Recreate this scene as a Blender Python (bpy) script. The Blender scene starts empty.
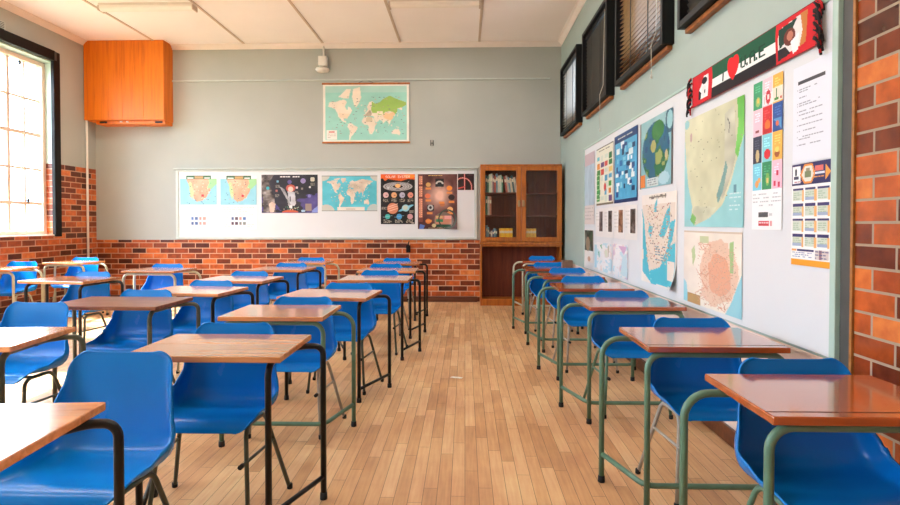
import bpy, bmesh, math, random
import numpy as np
from mathutils import Vector, Matrix
R = math.radians
rnd = random.Random(7)
S = bpy.context.scene
COL = S.collection

# ---------------------------------------------------------------- basics
def lin(c):
    return tuple(((v/255)/12.92 if v/255 <= .04045 else (((v/255)+.055)/1.055)**2.4) for v in c)

def link(o, parent=None):
    COL.objects.link(o)
    if parent is not None: o.parent = parent
    return o

def tag(o, label=None, cat=None, group=None, kind=None):
    if label: o['label'] = label
    if cat: o['category'] = cat
    if group: o['group'] = group
    if kind: o['kind'] = kind
    return o

def empty(name, loc, rz=0, rx=0, ry=0):
    o = bpy.data.objects.new(name, None)
    o.empty_display_size = .1
    o.location = loc; o.rotation_euler = (rx, ry, rz)
    return link(o)

class MB:
    """collects shapes, builds one mesh object"""
    def __init__(s): s.bm = bmesh.new(); s.mi = 0
    def _f(s, vs):
        try:
            f = s.bm.faces.new(vs); f.material_index = s.mi; return f
        except ValueError: return None
    def box(s, a, b, bevel=0, M=None):
        x0, y0, z0 = a; x1, y1, z1 = b
        ret = bmesh.ops.create_cube(s.bm, size=1)
        T = Matrix.Translation(((x0+x1)/2, (y0+y1)/2, (z0+z1)/2)) @ Matrix.Diagonal((abs(x1-x0), abs(y1-y0), abs(z1-z0), 1))
        if M is not None: T = M @ T
        bmesh.ops.transform(s.bm, matrix=T, verts=ret['verts'])
        fs = {f for v in ret['verts'] for f in v.link_faces}
        for f in fs: f.material_index = s.mi
        if bevel:
            es = list({e for v in ret['verts'] for e in v.link_edges})
            r = bmesh.ops.bevel(s.bm, geom=es, offset=bevel, segments=2, affect='EDGES', profile=.5)
            for f in r['faces']: f.material_index = s.mi
        return s
    def tube(s, pts, r, n=10, closed=False):
        pts = [Vector(p) for p in pts]
        m = len(pts)
        tang = []
        for i in range(m):
            if i == 0: t = pts[1]-pts[0]
            elif i == m-1: t = pts[-1]-pts[-2]
            else: t = (pts[i+1]-pts[i]).normalized()+(pts[i]-pts[i-1]).normalized()
            tang.append(t.normalized())
        up = Vector((0, 0, 1)) if abs(tang[0].z) < .9 else Vector((1, 0, 0))
        nrm = (up-tang[0]*up.dot(tang[0])).normalized()
        rings = []
        for i in range(m):
            nrm = (nrm-tang[i]*nrm.dot(tang[i])).normalized()
            bn = tang[i].cross(nrm)
            rr = r[i] if isinstance(r, (list, tuple)) else r
            rings.append([s.bm.verts.new(pts[i]+nrm*(math.cos(2*math.pi*k/n)*rr)+bn*(math.sin(2*math.pi*k/n)*rr)) for k in range(n)])
        for i in range(m-1):
            for k in range(n):
                f = s._f((rings[i][k], rings[i][(k+1) % n], rings[i+1][(k+1) % n], rings[i+1][k]))
                if f: f.smooth = True
        s._f(list(reversed(rings[0]))); s._f(rings[-1])
        return s
    def lathe(s, prof, c=(0, 0, 0), n=20):
        rings = []
        for (r, z) in prof:
            rings.append([s.bm.verts.new((c[0]+r*math.cos(2*math.pi*k/n), c[1]+r*math.sin(2*math.pi*k/n), c[2]+z)) for k in range(n)])
        for i in range(len(rings)-1):
            for k in range(n):
                f = s._f((rings[i][k], rings[i][(k+1) % n], rings[i+1][(k+1) % n], rings[i+1][k]))
                if f: f.smooth = True
        s._f(list(reversed(rings[0]))); s._f(rings[-1])
        return s
    def prism(s, poly, ext, M=None):
        """poly: list of 3d points, extruded by vector ext"""
        a = [s.bm.verts.new(Vector(p)) for p in poly]
        b = [s.bm.verts.new(Vector(p)+Vector(ext)) for p in poly]
        n = len(a)
        s._f(list(reversed(a))); s._f(b)
        for i in range(n): s._f((a[i], a[(i+1) % n], b[(i+1) % n], b[i]))
        return s
    def mesh(s, name, mats):
        bmesh.ops.recalc_face_normals(s.bm, faces=s.bm.faces)
        me = bpy.data.meshes.new(name); s.bm.to_mesh(me); s.bm.free()
        for m in (mats if isinstance(mats, (list, tuple)) else [mats]): me.materials.append(m)
        return me
    def build(s, name, mats, parent=None, loc=None):
        o = bpy.data.objects.new(name, s.mesh(name, mats))
        if loc: o.location = loc
        return link(o, parent)

def fillet(pts, r, seg=6):
    pts = [Vector(p) for p in pts]; out = [pts[0]]
    for i in range(1, len(pts)-1):
        p = pts[i]; a = (pts[i-1]-p); b = (pts[i+1]-p)
        la, lb = a.length, b.length; a.normalize(); b.normalize()
        ang = a.angle(b); d = min(r/math.tan(ang/2), la*.49, lb*.49); rr = d*math.tan(ang/2)
        c = p+(a+b).normalized()*(rr/math.sin(ang/2))
        s0 = p+a*d-c; s1 = p+b*d-c
        for k in range(seg+1):
            t = k/seg; w = s0.angle(s1)
            q = (s0*math.sin((1-t)*w)+s1*math.sin(t*w))/math.sin(w)
            out.append(c+q)
    out.append(pts[-1]); return out

# ---------------------------------------------------------------- materials
def mat(name, col, rough=.5, spec=.5, coat=0, metal=0, noise=0, nscale=8, bump=0, rvar=0):
    m = bpy.data.materials.new(name); m.use_nodes = True
    nt = m.node_tree; b = nt.nodes['Principled BSDF']
    c = (*lin(col), 1)
    b.inputs['Base Color'].default_value = c
    b.inputs['Roughness'].default_value = rough
    b.inputs['Specular IOR Level'].default_value = spec
    b.inputs['Coat Weight'].default_value = coat
    b.inputs['Coat Roughness'].default_value = .12
    b.inputs['Metallic'].default_value = metal
    if noise or bump or rvar:
        tc = nt.nodes.new('ShaderNodeTexCoord')
        n = nt.nodes.new('ShaderNodeTexNoise'); n.inputs['Scale'].default_value = nscale; n.inputs['Detail'].default_value = 5
        nt.links.new(tc.outputs['Object'], n.inputs['Vector'])
        if noise:
            r = nt.nodes.new('ShaderNodeValToRGB')
            r.color_ramp.elements[0].position = .3; r.color_ramp.elements[1].position = .7
            r.color_ramp.elements[0].color = tuple(v*(1-noise) for v in c[:3])+(1,)
            r.color_ramp.elements[1].color = tuple(min(1, v*(1+noise*.6)) for v in c[:3])+(1,)
            nt.links.new(n.outputs['Fac'], r.inputs['Fac']); nt.links.new(r.outputs['Color'], b.inputs['Base Color'])
        if bump:
            bp = nt.nodes.new('ShaderNodeBump'); bp.inputs['Strength'].default_value = bump; bp.inputs['Distance'].default_value = .01
            nt.links.new(n.outputs['Fac'], bp.inputs['Height']); nt.links.new(bp.outputs['Normal'], b.inputs['Normal'])
        if rvar:
            mr = nt.nodes.new('ShaderNodeMapRange'); mr.inputs['To Min'].default_value = max(.03, rough-rvar); mr.inputs['To Max'].default_value = rough+rvar
            nt.links.new(n.outputs['Fac'], mr.inputs['Value']); nt.links.new(mr.outputs['Result'], b.inputs['Roughness'])
    return m

def ramp(nt, stops):
    r = nt.nodes.new('ShaderNodeValToRGB'); cr = r.color_ramp
    while len(cr.elements) < len(stops): cr.elements.new(.5)
    for e, (p, c) in zip(cr.elements, stops): e.position = p; e.color = (*lin(c), 1)
    return r

def brick_mat(name, stops, mortar, bw=.235, rh=.0868, ms=.011, rough=.3, off=(0, 0)):
    m = bpy.data.materials.new(name); m.use_nodes = True
    nt = m.node_tree; N = nt.nodes; L = nt.links; b = N['Principled BSDF']
    tc = N.new('ShaderNodeTexCoord'); sp = N.new('ShaderNodeSeparateXYZ'); L.new(tc.outputs['Object'], sp.inputs[0])
    ad = N.new('ShaderNodeMath'); L.new(sp.outputs['X'], ad.inputs[0]); L.new(sp.outputs['Y'], ad.inputs[1])
    cb = N.new('ShaderNodeCombineXYZ'); L.new(ad.outputs[0], cb.inputs['X']); L.new(sp.outputs['Z'], cb.inputs['Y'])
    mp = N.new('ShaderNodeMapping'); mp.inputs['Location'].default_value = (off[0]+50, off[1]+.0868*10, 0); L.new(cb.outputs[0], mp.inputs['Vector'])
    bt = N.new('ShaderNodeTexBrick'); L.new(mp.outputs[0], bt.inputs['Vector'])
    bt.inputs['Color1'].default_value = (0, 0, 0, 1); bt.inputs['Color2'].default_value = (1, 1, 1, 1); bt.inputs['Mortar'].default_value = (.5, .5, .5, 1)
    bt.inputs['Scale'].default_value = 1; bt.inputs['Mortar Size'].default_value = ms/2; bt.inputs['Mortar Smooth'].default_value = .15
    bt.inputs['Brick Width'].default_value = bw; bt.inputs['Row Height'].default_value = rh; bt.inputs['Bias'].default_value = 0
    rp = ramp(nt, stops); L.new(bt.outputs['Color'], rp.inputs['Fac'])
    no = N.new('ShaderNodeTexNoise'); no.inputs['Scale'].default_value = 14; no.inputs['Detail'].default_value = 6; L.new(tc.outputs['Object'], no.inputs['Vector'])
    hv = N.new('ShaderNodeMixRGB'); hv.blend_type = 'OVERLAY'; hv.inputs['Fac'].default_value = .75
    L.new(rp.outputs[0], hv.inputs['Color1']); L.new(no.outputs['Fac'], hv.inputs['Color2'])
    mx = N.new('ShaderNodeMixRGB'); L.new(bt.outputs['Fac'], mx.inputs['Fac']); L.new(hv.outputs[0], mx.inputs['Color1']); mx.inputs['Color2'].default_value = (*lin(mortar), 1)
    L.new(mx.outputs[0], b.inputs['Base Color'])
    ro = N.new('ShaderNodeMapRange'); ro.inputs['To Min'].default_value = rough; ro.inputs['To Max'].default_value = .85; L.new(bt.outputs['Fac'], ro.inputs['Value']); L.new(ro.outputs[0], b.inputs['Roughness'])
    sb = N.new('ShaderNodeMath'); sb.operation = 'MULTIPLY_ADD'; sb.inputs[1].default_value = .25; L.new(no.outputs['Fac'], sb.inputs[0])
    iv = N.new('ShaderNodeMath'); iv.operation = 'SUBTRACT'; iv.inputs[0].default_value = 1; L.new(bt.outputs['Fac'], iv.inputs[1]); L.new(iv.outputs[0], sb.inputs[2])
    bp = N.new('ShaderNodeBump'); bp.inputs['Strength'].default_value = .6; bp.inputs['Distance'].default_value = .006
    L.new(sb.outputs[0], bp.inputs['Height']); L.new(bp.outputs[0], b.inputs['Normal'])
    return m

def wood_mat(name, dark, mid, light, rough=.3, coat=.3, grain=(1.2, 22, 22), plank=0, var=.25, specks=0):
    """grain runs along local X; per object tint variation"""
    m = bpy.data.materials.new(name); m.use_nodes = True
    nt = m.node_tree; N = nt.nodes; L = nt.links; b = N['Principled BSDF']
    tc = N.new('ShaderNodeTexCoord'); oi = N.new('ShaderNodeObjectInfo')
    ofs = N.new('ShaderNodeVectorMath'); ofs.operation = 'MULTIPLY_ADD'
    cv = N.new('ShaderNodeCombineXYZ'); L.new(oi.outputs['Random'], cv.inputs[0]); L.new(oi.outputs['Random'], cv.inputs[1])
    L.new(cv.outputs[0], ofs.inputs[0]); ofs.inputs[1].default_value = (17, 31, 0); L.new(tc.outputs['Object'], ofs.inputs[2])
    mp = N.new('ShaderNodeMapping'); mp.inputs['Scale'].default_value = grain; L.new(ofs.outputs[0], mp.inputs['Vector'])
    n1 = N.new('ShaderNodeTexNoise'); n1.inputs['Scale'].default_value = 1.6; n1.inputs['Detail'].default_value = 7; n1.inputs['Roughness'].default_value = .62; n1.inputs['Distortion'].default_value = .4
    L.new(mp.outputs[0], n1.inputs['Vector'])
    rp = ramp(nt, [(.28, dark), (.5, mid), (.72, light)]); L.new(n1.outputs['Fac'], rp.inputs['Fac'])
    col = rp.outputs[0]
    if plank:
        sp = N.new('ShaderNodeSeparateXYZ'); L.new(tc.outputs['Object'], sp.inputs[0])
        mm = N.new('ShaderNodeMath'); mm.operation = 'MULTIPLY'; mm.inputs[1].default_value = 1/plank; L.new(sp.outputs['Y'], mm.inputs[0])
        fl = N.new('ShaderNodeMath'); fl.operation = 'FLOOR'; L.new(mm.outputs[0], fl.inputs[0])
        ad = N.new('ShaderNodeMath'); L.new(fl.outputs[0], ad.inputs[0]); L.new(oi.outputs['Random'], ad.inputs[1])
        wn = N.new('ShaderNodeTexWhiteNoise'); wn.noise_dimensions = '1D'; L.new(ad.outputs[0], wn.inputs['W'])
        mr = N.new('ShaderNodeMapRange'); mr.inputs['To Min'].default_value = .82; mr.inputs['To Max'].default_value = 1.12; L.new(wn.outputs['Value'], mr.inputs['Value'])
        hs = N.new('ShaderNodeHueSaturation'); L.new(mr.outputs[0], hs.inputs['Value']); L.new(col, hs.inputs['Color']); col = hs.outputs[0]
    if specks:
        mp2 = N.new('ShaderNodeMapping'); mp2.inputs['Scale'].default_value = (9, 60, 9); L.new(ofs.outputs[0], mp2.inputs['Vector'])
        n2 = N.new('ShaderNodeTexNoise'); n2.inputs['Scale'].default_value = 1; n2.inputs['Detail'].default_value = 2; L.new(mp2.outputs[0], n2.inputs['Vector'])
        mr2 = N.new('ShaderNodeMapRange'); mr2.inputs['From Min'].default_value = .68; mr2.inputs['From Max'].default_value = .74; mr2.inputs['To Max'].default_value = specks; L.new(n2.outputs['Fac'], mr2.inputs['Value'])
        mk = N.new('ShaderNodeMixRGB'); L.new(mr2.outputs[0], mk.inputs['Fac']); L.new(col, mk.inputs['Color1']); mk.inputs['Color2'].default_value = (.03, .012, .008, 1); col = mk.outputs[0]
    hs2 = N.new('ShaderNodeHueSaturation'); mr3 = N.new('ShaderNodeMapRange'); mr3.inputs['To Min'].default_value = 1-var; mr3.inputs['To Max'].default_value = 1+var*.5
    L.new(oi.outputs['Random'], mr3.inputs['Value']); L.new(mr3.outputs[0], hs2.inputs['Value']); L.new(col, hs2.inputs['Color'])
    L.new(hs2.outputs[0], b.inputs['Base Color'])
    n3 = N.new('ShaderNodeTexNoise'); n3.inputs['Scale'].default_value = 7; n3.inputs['Detail'].default_value = 4; L.new(ofs.outputs[0], n3.inputs['Vector'])
    rr = N.new('ShaderNodeMapRange'); rr.inputs['To Min'].default_value = max(.05, rough-.05); rr.inputs['To Max'].default_value = rough+.06; L.new(n3.outputs['Fac'], rr.inputs['Value']); L.new(rr.outputs[0], b.inputs['Roughness'])
    b.inputs['Coat Weight'].default_value = coat; b.inputs['Coat Roughness'].default_value = .1; b.inputs['Coat IOR'].default_value = 1.6
    bp = N.new('ShaderNodeBump'); bp.inputs['Strength'].default_value = .03; bp.inputs['Distance'].default_value = .0006; L.new(n1.outputs['Fac'], bp.inputs['Height']); L.new(bp.outputs[0], b.inputs['Normal'])
    return m

def floor_mat():
    m = bpy.data.materials.new('strip_floor'); m.use_nodes = True
    nt = m.node_tree; N = nt.nodes; L = nt.links; b = N['Principled BSDF']
    tc = N.new('ShaderNodeTexCoord'); sp = N.new('ShaderNodeSeparateXYZ'); L.new(tc.outputs['Object'], sp.inputs[0])
    # every strip gets its own lengthwise offset
    dv = N.new('ShaderNodeMath'); dv.operation = 'DIVIDE'; dv.inputs[1].default_value = .066; L.new(sp.outputs['X'], dv.inputs[0])
    fl = N.new('ShaderNodeMath'); fl.operation = 'FLOOR'; L.new(dv.outputs[0], fl.inputs[0])
    wn = N.new('ShaderNodeTexWhiteNoise'); wn.noise_dimensions = '1D'; L.new(fl.outputs[0], wn.inputs['W'])
    yo = N.new('ShaderNodeMath'); yo.operation = 'MULTIPLY_ADD'; yo.inputs[1].default_value = 5.3; L.new(wn.outputs['Value'], yo.inputs[0]); L.new(sp.outputs['Y'], yo.inputs[2])
    cb = N.new('ShaderNodeCombineXYZ'); L.new(yo.outputs[0], cb.inputs['X']); L.new(sp.outputs['X'], cb.inputs['Y'])
    mp = N.new('ShaderNodeMapping'); mp.inputs['Location'].default_value = (40, .066*300, 0); L.new(cb.outputs[0], mp.inputs['Vector'])
    bt = N.new('ShaderNodeTexBrick'); L.new(mp.outputs[0], bt.inputs['Vector'])
    bt.offset = 0; bt.inputs['Color1'].default_value = (0, 0, 0, 1); bt.inputs['Color2'].default_value = (1, 1, 1, 1); bt.inputs['Mortar'].default_value = (.5, .5, .5, 1)
    bt.inputs['Scale'].default_value = 1; bt.inputs['Mortar Size'].default_value = .0011; bt.inputs['Mortar Smooth'].default_value = .3
    bt.inputs['Brick Width'].default_value = .62; bt.inputs['Row Height'].default_value = .066
    rp = ramp(nt, [(0, (196, 146, 100)), (.3, (208, 160, 112)), (.65, (214, 168, 120)), (1, (222, 180, 132))]); L.new(bt.outputs['Color'], rp.inputs['Fac'])
    m2 = N.new('ShaderNodeMapping'); m2.inputs['Scale'].default_value = (60, 4, 1); L.new(tc.outputs['Object'], m2.inputs['Vector'])
    n1 = N.new('ShaderNodeTexNoise'); n1.inputs['Scale'].default_value = 1; n1.inputs['Detail'].default_value = 6; L.new(m2.outputs[0], n1.inputs['Vector'])
    n2 = N.new('ShaderNodeTexNoise'); n2.inputs['Scale'].default_value = 2.2; n2.inputs['Detail'].default_value = 6; n2.inputs['Roughness'].default_value = .65; L.new(tc.outputs['Object'], n2.inputs['Vector'])
    o1 = N.new('ShaderNodeMixRGB'); o1.blend_type = 'OVERLAY'; o1.inputs['Fac'].default_value = .35; L.new(rp.outputs[0], o1.inputs['Color1']); L.new(n1.outputs['Fac'], o1.inputs['Color2'])
    r2 = ramp(nt, [(.3, (156, 156, 156)), (.7, (210, 210, 210))]); L.new(n2.outputs['Fac'], r2.inputs['Fac'])
    o2 = N.new('ShaderNodeMixRGB'); o2.blend_type = 'OVERLAY'; o2.inputs['Fac'].default_value = .6; L.new(o1.outputs[0], o2.inputs['Color1']); L.new(r2.outputs[0], o2.inputs['Color2'])
    mx = N.new('ShaderNodeMixRGB'); L.new(bt.outputs['Fac'], mx.inputs['Fac']); L.new(o2.outputs[0], mx.inputs['Color1']); mx.inputs['Color2'].default_value = (*lin((66, 34, 18)), 1)
    L.new(mx.outputs[0], b.inputs['Base Color'])
    rr = N.new('ShaderNodeMapRange'); rr.inputs['To Min'].default_value = .3; rr.inputs['To Max'].default_value = .6; L.new(n2.outputs['Fac'], rr.inputs['Value']); L.new(rr.outputs[0], b.inputs['Roughness'])
    bp = N.new('ShaderNodeBump'); bp.inputs['Strength'].default_value = .4; bp.inputs['Distance'].default_value = .002; bp.invert = True
    L.new(bt.outputs['Fac'], bp.inputs['Height']); L.new(bp.outputs[0], b.inputs['Normal'])
    return m

def glass_mat(name, refl=.08, tint=(255, 255, 255)):
    m = bpy.data.materials.new(name); m.use_nodes = True
    nt = m.node_tree; N = nt.nodes; L = nt.links
    N.remove(N['Principled BSDF'])
    t = N.new('ShaderNodeBsdfTransparent'); t.inputs[0].default_value = (*lin(tint), 1)
    g = N.new('ShaderNodeBsdfGlossy'); g.inputs['Roughness'].default_value = .02
    lw = N.new('ShaderNodeLayerWeight'); lw.inputs['Blend'].default_value = .5
    pw = N.new('ShaderNodeMath'); pw.operation = 'POWER'; pw.inputs[1].default_value = 4; L.new(lw.outputs['Facing'], pw.inputs[0])
    sc = N.new('ShaderNodeMath'); sc.operation = 'MULTIPLY_ADD'; sc.inputs[1].default_value = .8; sc.inputs[2].default_value = refl/2; L.new(pw.outputs[0], sc.inputs[0])
    mx = N.new('ShaderNodeMixShader'); L.new(sc.outputs[0], mx.inputs[0]); L.new(t.outputs[0], mx.inputs[1]); L.new(g.outputs[0], mx.inputs[2])
    L.new(mx.outputs[0], N['Material Output'].inputs[0])
    return m

def print_mat(name, rough=.4):
    m = bpy.data.materials.new(name); m.use_nodes = True
    nt = m.node_tree; b = nt.nodes['Principled BSDF']
    a = nt.nodes.new('ShaderNodeAttribute'); a.attribute_name = 'Ink'
    nt.links.new(a.outputs['Color'], b.inputs['Base Color']); b.inputs['Roughness'].default_value = rough
    return m

BR = [(0, (72, 28, 12)), (.25, (118, 50, 22)), (.5, (160, 72, 28)), (.8, (200, 96, 38)), (1, (214, 122, 60))]
M = dict(
    back_wall=mat('sage_plaster', (176, 179, 171), .7, noise=.05, nscale=1.5, bump=.05),
    right_wall=mat('pale_green_paint', (164, 181, 171), .45, noise=.05, nscale=1.8, bump=.05),
    ceiling=mat('ceiling_board', (252, 245, 242), .8, noise=.03, nscale=1.2),
    cornice=mat('cornice_white', (240, 228, 218), .6, noise=.03, nscale=5),
    batten=mat('batten_cream', (206, 184, 164), .6, noise=.05, nscale=9),
    brick=brick_mat('face_brick', BR, (200, 156, 128), ms=.015),
    pil_brick=brick_mat('pilaster_brick', BR, (166, 146, 120), bw=.228, rh=.0868, ms=.011, rough=.22, off=(.06, .02)),
    floor=floor_mat(),
    top_light=wood_mat('worn_pine_top', (186, 112, 62), (214, 142, 88), (230, 168, 114), .24, .8, grain=(1.3, 20, 20), plank=.11, specks=.25),
    top_dark=wood_mat('dark_stained_top', (84, 44, 26), (126, 70, 42), (150, 92, 60), .34, .25, grain=(1.3, 20, 20), plank=.11, specks=.25),
    top_red=wood_mat('red_varnished_top', (150, 70, 32), (172, 84, 38), (186, 98, 48), .16, 1, grain=(1.1, 16, 16), var=.12),
    red_edge=mat('red_varnished_edge', (196, 90, 30), .3, coat=.4, noise=.2, nscale=9),
    groove=mat('pencil_groove', (70, 24, 12), .6, noise=.2, nscale=20),
    blue=mat('blue_polypropylene', (4, 124, 208), .25, spec=.32, noise=.05, nscale=6, rvar=.06),
    black_paint=mat('black_enamel', (16, 16, 16), .38, spec=.35, noise=.3, nscale=20, rvar=.1),
    green_paint=mat('green_enamel', (92, 128, 106), .35, noise=.15, nscale=18, rvar=.1),
    cream_paint=mat('cream_enamel', (188, 186, 160), .4, noise=.12, nscale=18),
    grey_paint=mat('grey_metal', (166, 160, 150), .35, noise=.15, nscale=18),
    olive_paint=mat('olive_enamel', (74, 80, 66), .38, noise=.2, nscale=18),
    rubber=mat('black_rubber', (22, 21, 20), .7, noise=.2, nscale=30),
    cabinet=wood_mat('orange_varnish', (204, 98, 0), (228, 118, 0), (236, 130, 4), .45, 0, grain=(14, 14, .8), var=.05),
    case_wood=wood_mat('bookcase_oak', (138, 68, 10), (178, 96, 22), (198, 116, 36), .35, .3, grain=(14, 14, 1), var=.05),
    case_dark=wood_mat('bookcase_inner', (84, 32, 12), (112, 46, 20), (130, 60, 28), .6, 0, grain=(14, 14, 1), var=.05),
    black_wood=mat('black_timber', (18, 16, 15), .5, spec=.25, noise=.3, nscale=9),
    white_board=mat('white_board', (222, 223, 223), .32, noise=.01, nscale=4),
    alu=mat('pale_alu_frame', (196, 204, 196), .4, noise=.05, nscale=9),
    green_frame=mat('pale_green_frame', (176, 200, 186), .4, noise=.06, nscale=9),
    dark_trim=mat('dark_gap_strip', (74, 74, 70), .5, noise=.2, nscale=9),
    wood_trim=mat('raw_wood_trim', (170, 108, 44), .5, noise=.3, nscale=30),
    white_plastic=mat('white_plastic', (232, 226, 216), .4, noise=.03, nscale=9),
    lamp_body=mat('lamp_enamel', (228, 216, 204), .4, noise=.04, nscale=9),
    diffuser=mat('lamp_diffuser', (246, 238, 228), .3, noise=.02, nscale=9),
    sill=mat('brick_sill', (168, 100, 46), .5, noise=.4, nscale=14, bump=.4),
    slat_brown=mat('brown_slat', (160, 114, 62), .4, noise=.15, nscale=12),
    slat_dark=mat('dark_slat', (48, 44, 36), .45, noise=.2, nscale=12),
    slat_pale=mat('pale_slat', (206, 198, 184), .4, noise=.1, nscale=12),
    cord=mat('cord_white', (220, 215, 200), .7, noise=.1, nscale=20),
    win_paint=mat('window_cream', (232, 206, 186), .45, noise=.06, nscale=9),
    reveal=mat('reveal_green', (196, 214, 200), .6, noise=.05, nscale=6),
    ledge=mat('bounce_pink_paint', (234, 212, 198), .4, noise=.1, nscale=9),  # lower wall paint with the floor's pink bounce put into its colour
    skirt=wood_mat('dark_skirting', (70, 32, 16), (96, 48, 26), (116, 62, 36), .4, .2, var=.05),
    glass=glass_mat('window_glass', .06), case_glass=glass_mat('cabinet_glass', .05, (252, 250, 246)),
    ink=print_mat('printed_paper', .38), cloth=print_mat('printed_cloth', .85),
    brass=mat('dull_brass', (170, 140, 100), .35, metal=.6, noise=.1, nscale=20),
    paper=mat('plain_paper', (236, 232, 222), .8, noise=.05, nscale=20),
    carton=mat('brown_carton', (124, 98, 82), .8, noise=.15, nscale=20),
    leaf=mat('leaf_green', (96, 140, 70), .5, noise=.3, nscale=3),
    bark=mat('bark', (90, 70, 50), .9, noise=.3, nscale=9),
    fringe=mat('fringe_black', (34, 26, 26), .9, noise=.3, nscale=40), fringe_red=mat('fringe_red', (190, 30, 34), .9, noise=.2, nscale=40),
)

# ---------------------------------------------------------------- room shell
XL, XR, YB, ZC, Y0 = -6.08, 1.54, 8.83, 4.18, -2.6
def struct(o): o['kind'] = 'structure'; return o

struct(MB().box((XL-.3, Y0, -.1), (XR+.3, YB+.2, 0)).build('floor', M['floor']))
struct(MB().box((XL-.3, Y0, ZC), (XR+.3, YB+.2, ZC+.12)).build('ceiling', M['ceiling']))
w = MB(); w.box((XL-.2, YB, 0), (XR+.2, YB+.2, 1.003)); w.mi = 1; w.box((XL-.2, YB, 1.003), (XR+.2, YB+.2, ZC))
struct(w.build('wall_back', [M['brick'], M['back_wall']]))

# left wall with three tall windows
WZ0, WZ1, BZ = 1.09, 3.66, 2.16
wins = [(-1.55, .75), (2.0, 4.3), (5.6, 7.93)]
w = MB()
def seg(y0, y1, z0, z1):
    for a, b, mi in ((z0, min(z1, BZ), 0), (max(z0, BZ), z1, 1)):
        if b > a+1e-6: w.mi = mi; w.box((XL-.24, y0, a), (XL, y1, b))
edges = [Y0]+[v for p in wins for v in p]+[YB]
for i in range(0, len(edges), 2): seg(edges[i], edges[i+1], 0, ZC)
for a, b in wins: seg(a, b, 0, WZ0); seg(a, b, WZ1, ZC)
struct(w.build('wall_left', [M['brick'], M['back_wall']]))

# right wall with high windows
rw = [(7.2, 8.4), (5.68, 6.86), (4.08, 5.36), (2.5, 3.8)]
RZ0, RZ1 = 2.6, 3.62
w = MB()
ys = [YB]
for a, b in rw: ys += [b, a]
ys.append(Y0)
for i in range(0, len(ys), 2): w.mi = 1; w.box((XR, ys[i+1], .70), (XR+.2, ys[i], ZC))
for a, b in rw: w.box((XR, a, .70), (XR+.2, b, RZ0)); w.box((XR, a, RZ1), (XR+.2, b, ZC))
w.mi = 0; w.box((XR, Y0, 0), (XR+.2, YB, .70))
struct(w.build('wall_right', [M['ledge'], M['right_wall']]))
struct(MB().box((XL-.2, Y0-.2, 0), (XR+.2, Y0, ZC)).build('wall_front', M['back_wall']))
# brick pilaster at the right
struct(MB().box((XR-.003, .2, 0), (XR-.0002, 2.19, ZC)).build('wall_pilaster', M['pil_brick']))
struct(MB().box((XR-.012, 2.191, 0), (XR-.0002, 2.205, ZC)).build('trim_1', M['wood_trim']))
struct(MB().box((XR-.008, 2.2055, 0), (XR-.0002, 2.265, ZC)).build('trim_2', M['dark_trim']))
struct(MB().box((XR-.008, 2.274, .685), (XR-.0005, 8.40, .70), .002).build('trim_3', M['ledge']))
# cornices and battens
def cornice(name, p0, p1, inward):
    d = Vector(p1)-Vector(p0); i = Vector(inward)
    prof = [(0, 0), (0, -.075), (.012, -.075), (.03, -.05), (.055, -.02), (.075, -.012), (.075, 0)]
    poly = [Vector(p0)+i*(a+.0005)+Vector((0, 0, b-.0005)) for a, b in prof]
    return struct(MB().prism(poly, d).build(name, M['cornice']))
cornice('trim_4', (XL, YB, ZC), (XR, YB, ZC), (0, -1, 0))
cornice('trim_5', (XL, Y0, ZC), (XL, YB-.076, ZC), (1, 0, 0))
cornice('trim_6', (XR, 2.28, ZC), (XR, YB-.076, ZC), (-1, 0, 0))
for k, x in enumerate((-4.95, -3.57, -2.29, -1.04, .225)):
    struct(MB().box((x-.018, Y0, ZC-.012), (x+.018, YB-.08, ZC-.0005), .003).build('trim_%d' % (7+k), M['batten']))
struct(MB().box((XL+.001, YB-.025, 0), (.2, YB-.0005, .09), .004).build('baseboard_back', M['skirt']))
struct(MB().box((XR-.02, 2.28, 0), (XR-.0005, 8.42, .1), .004).build('baseboard_right', M['skirt']))
struct(MB().box((XL+.0005, Y0, 0), (XL+.02, YB-.03, .09), .004).build('baseboard_left', M['skirt']))

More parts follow.
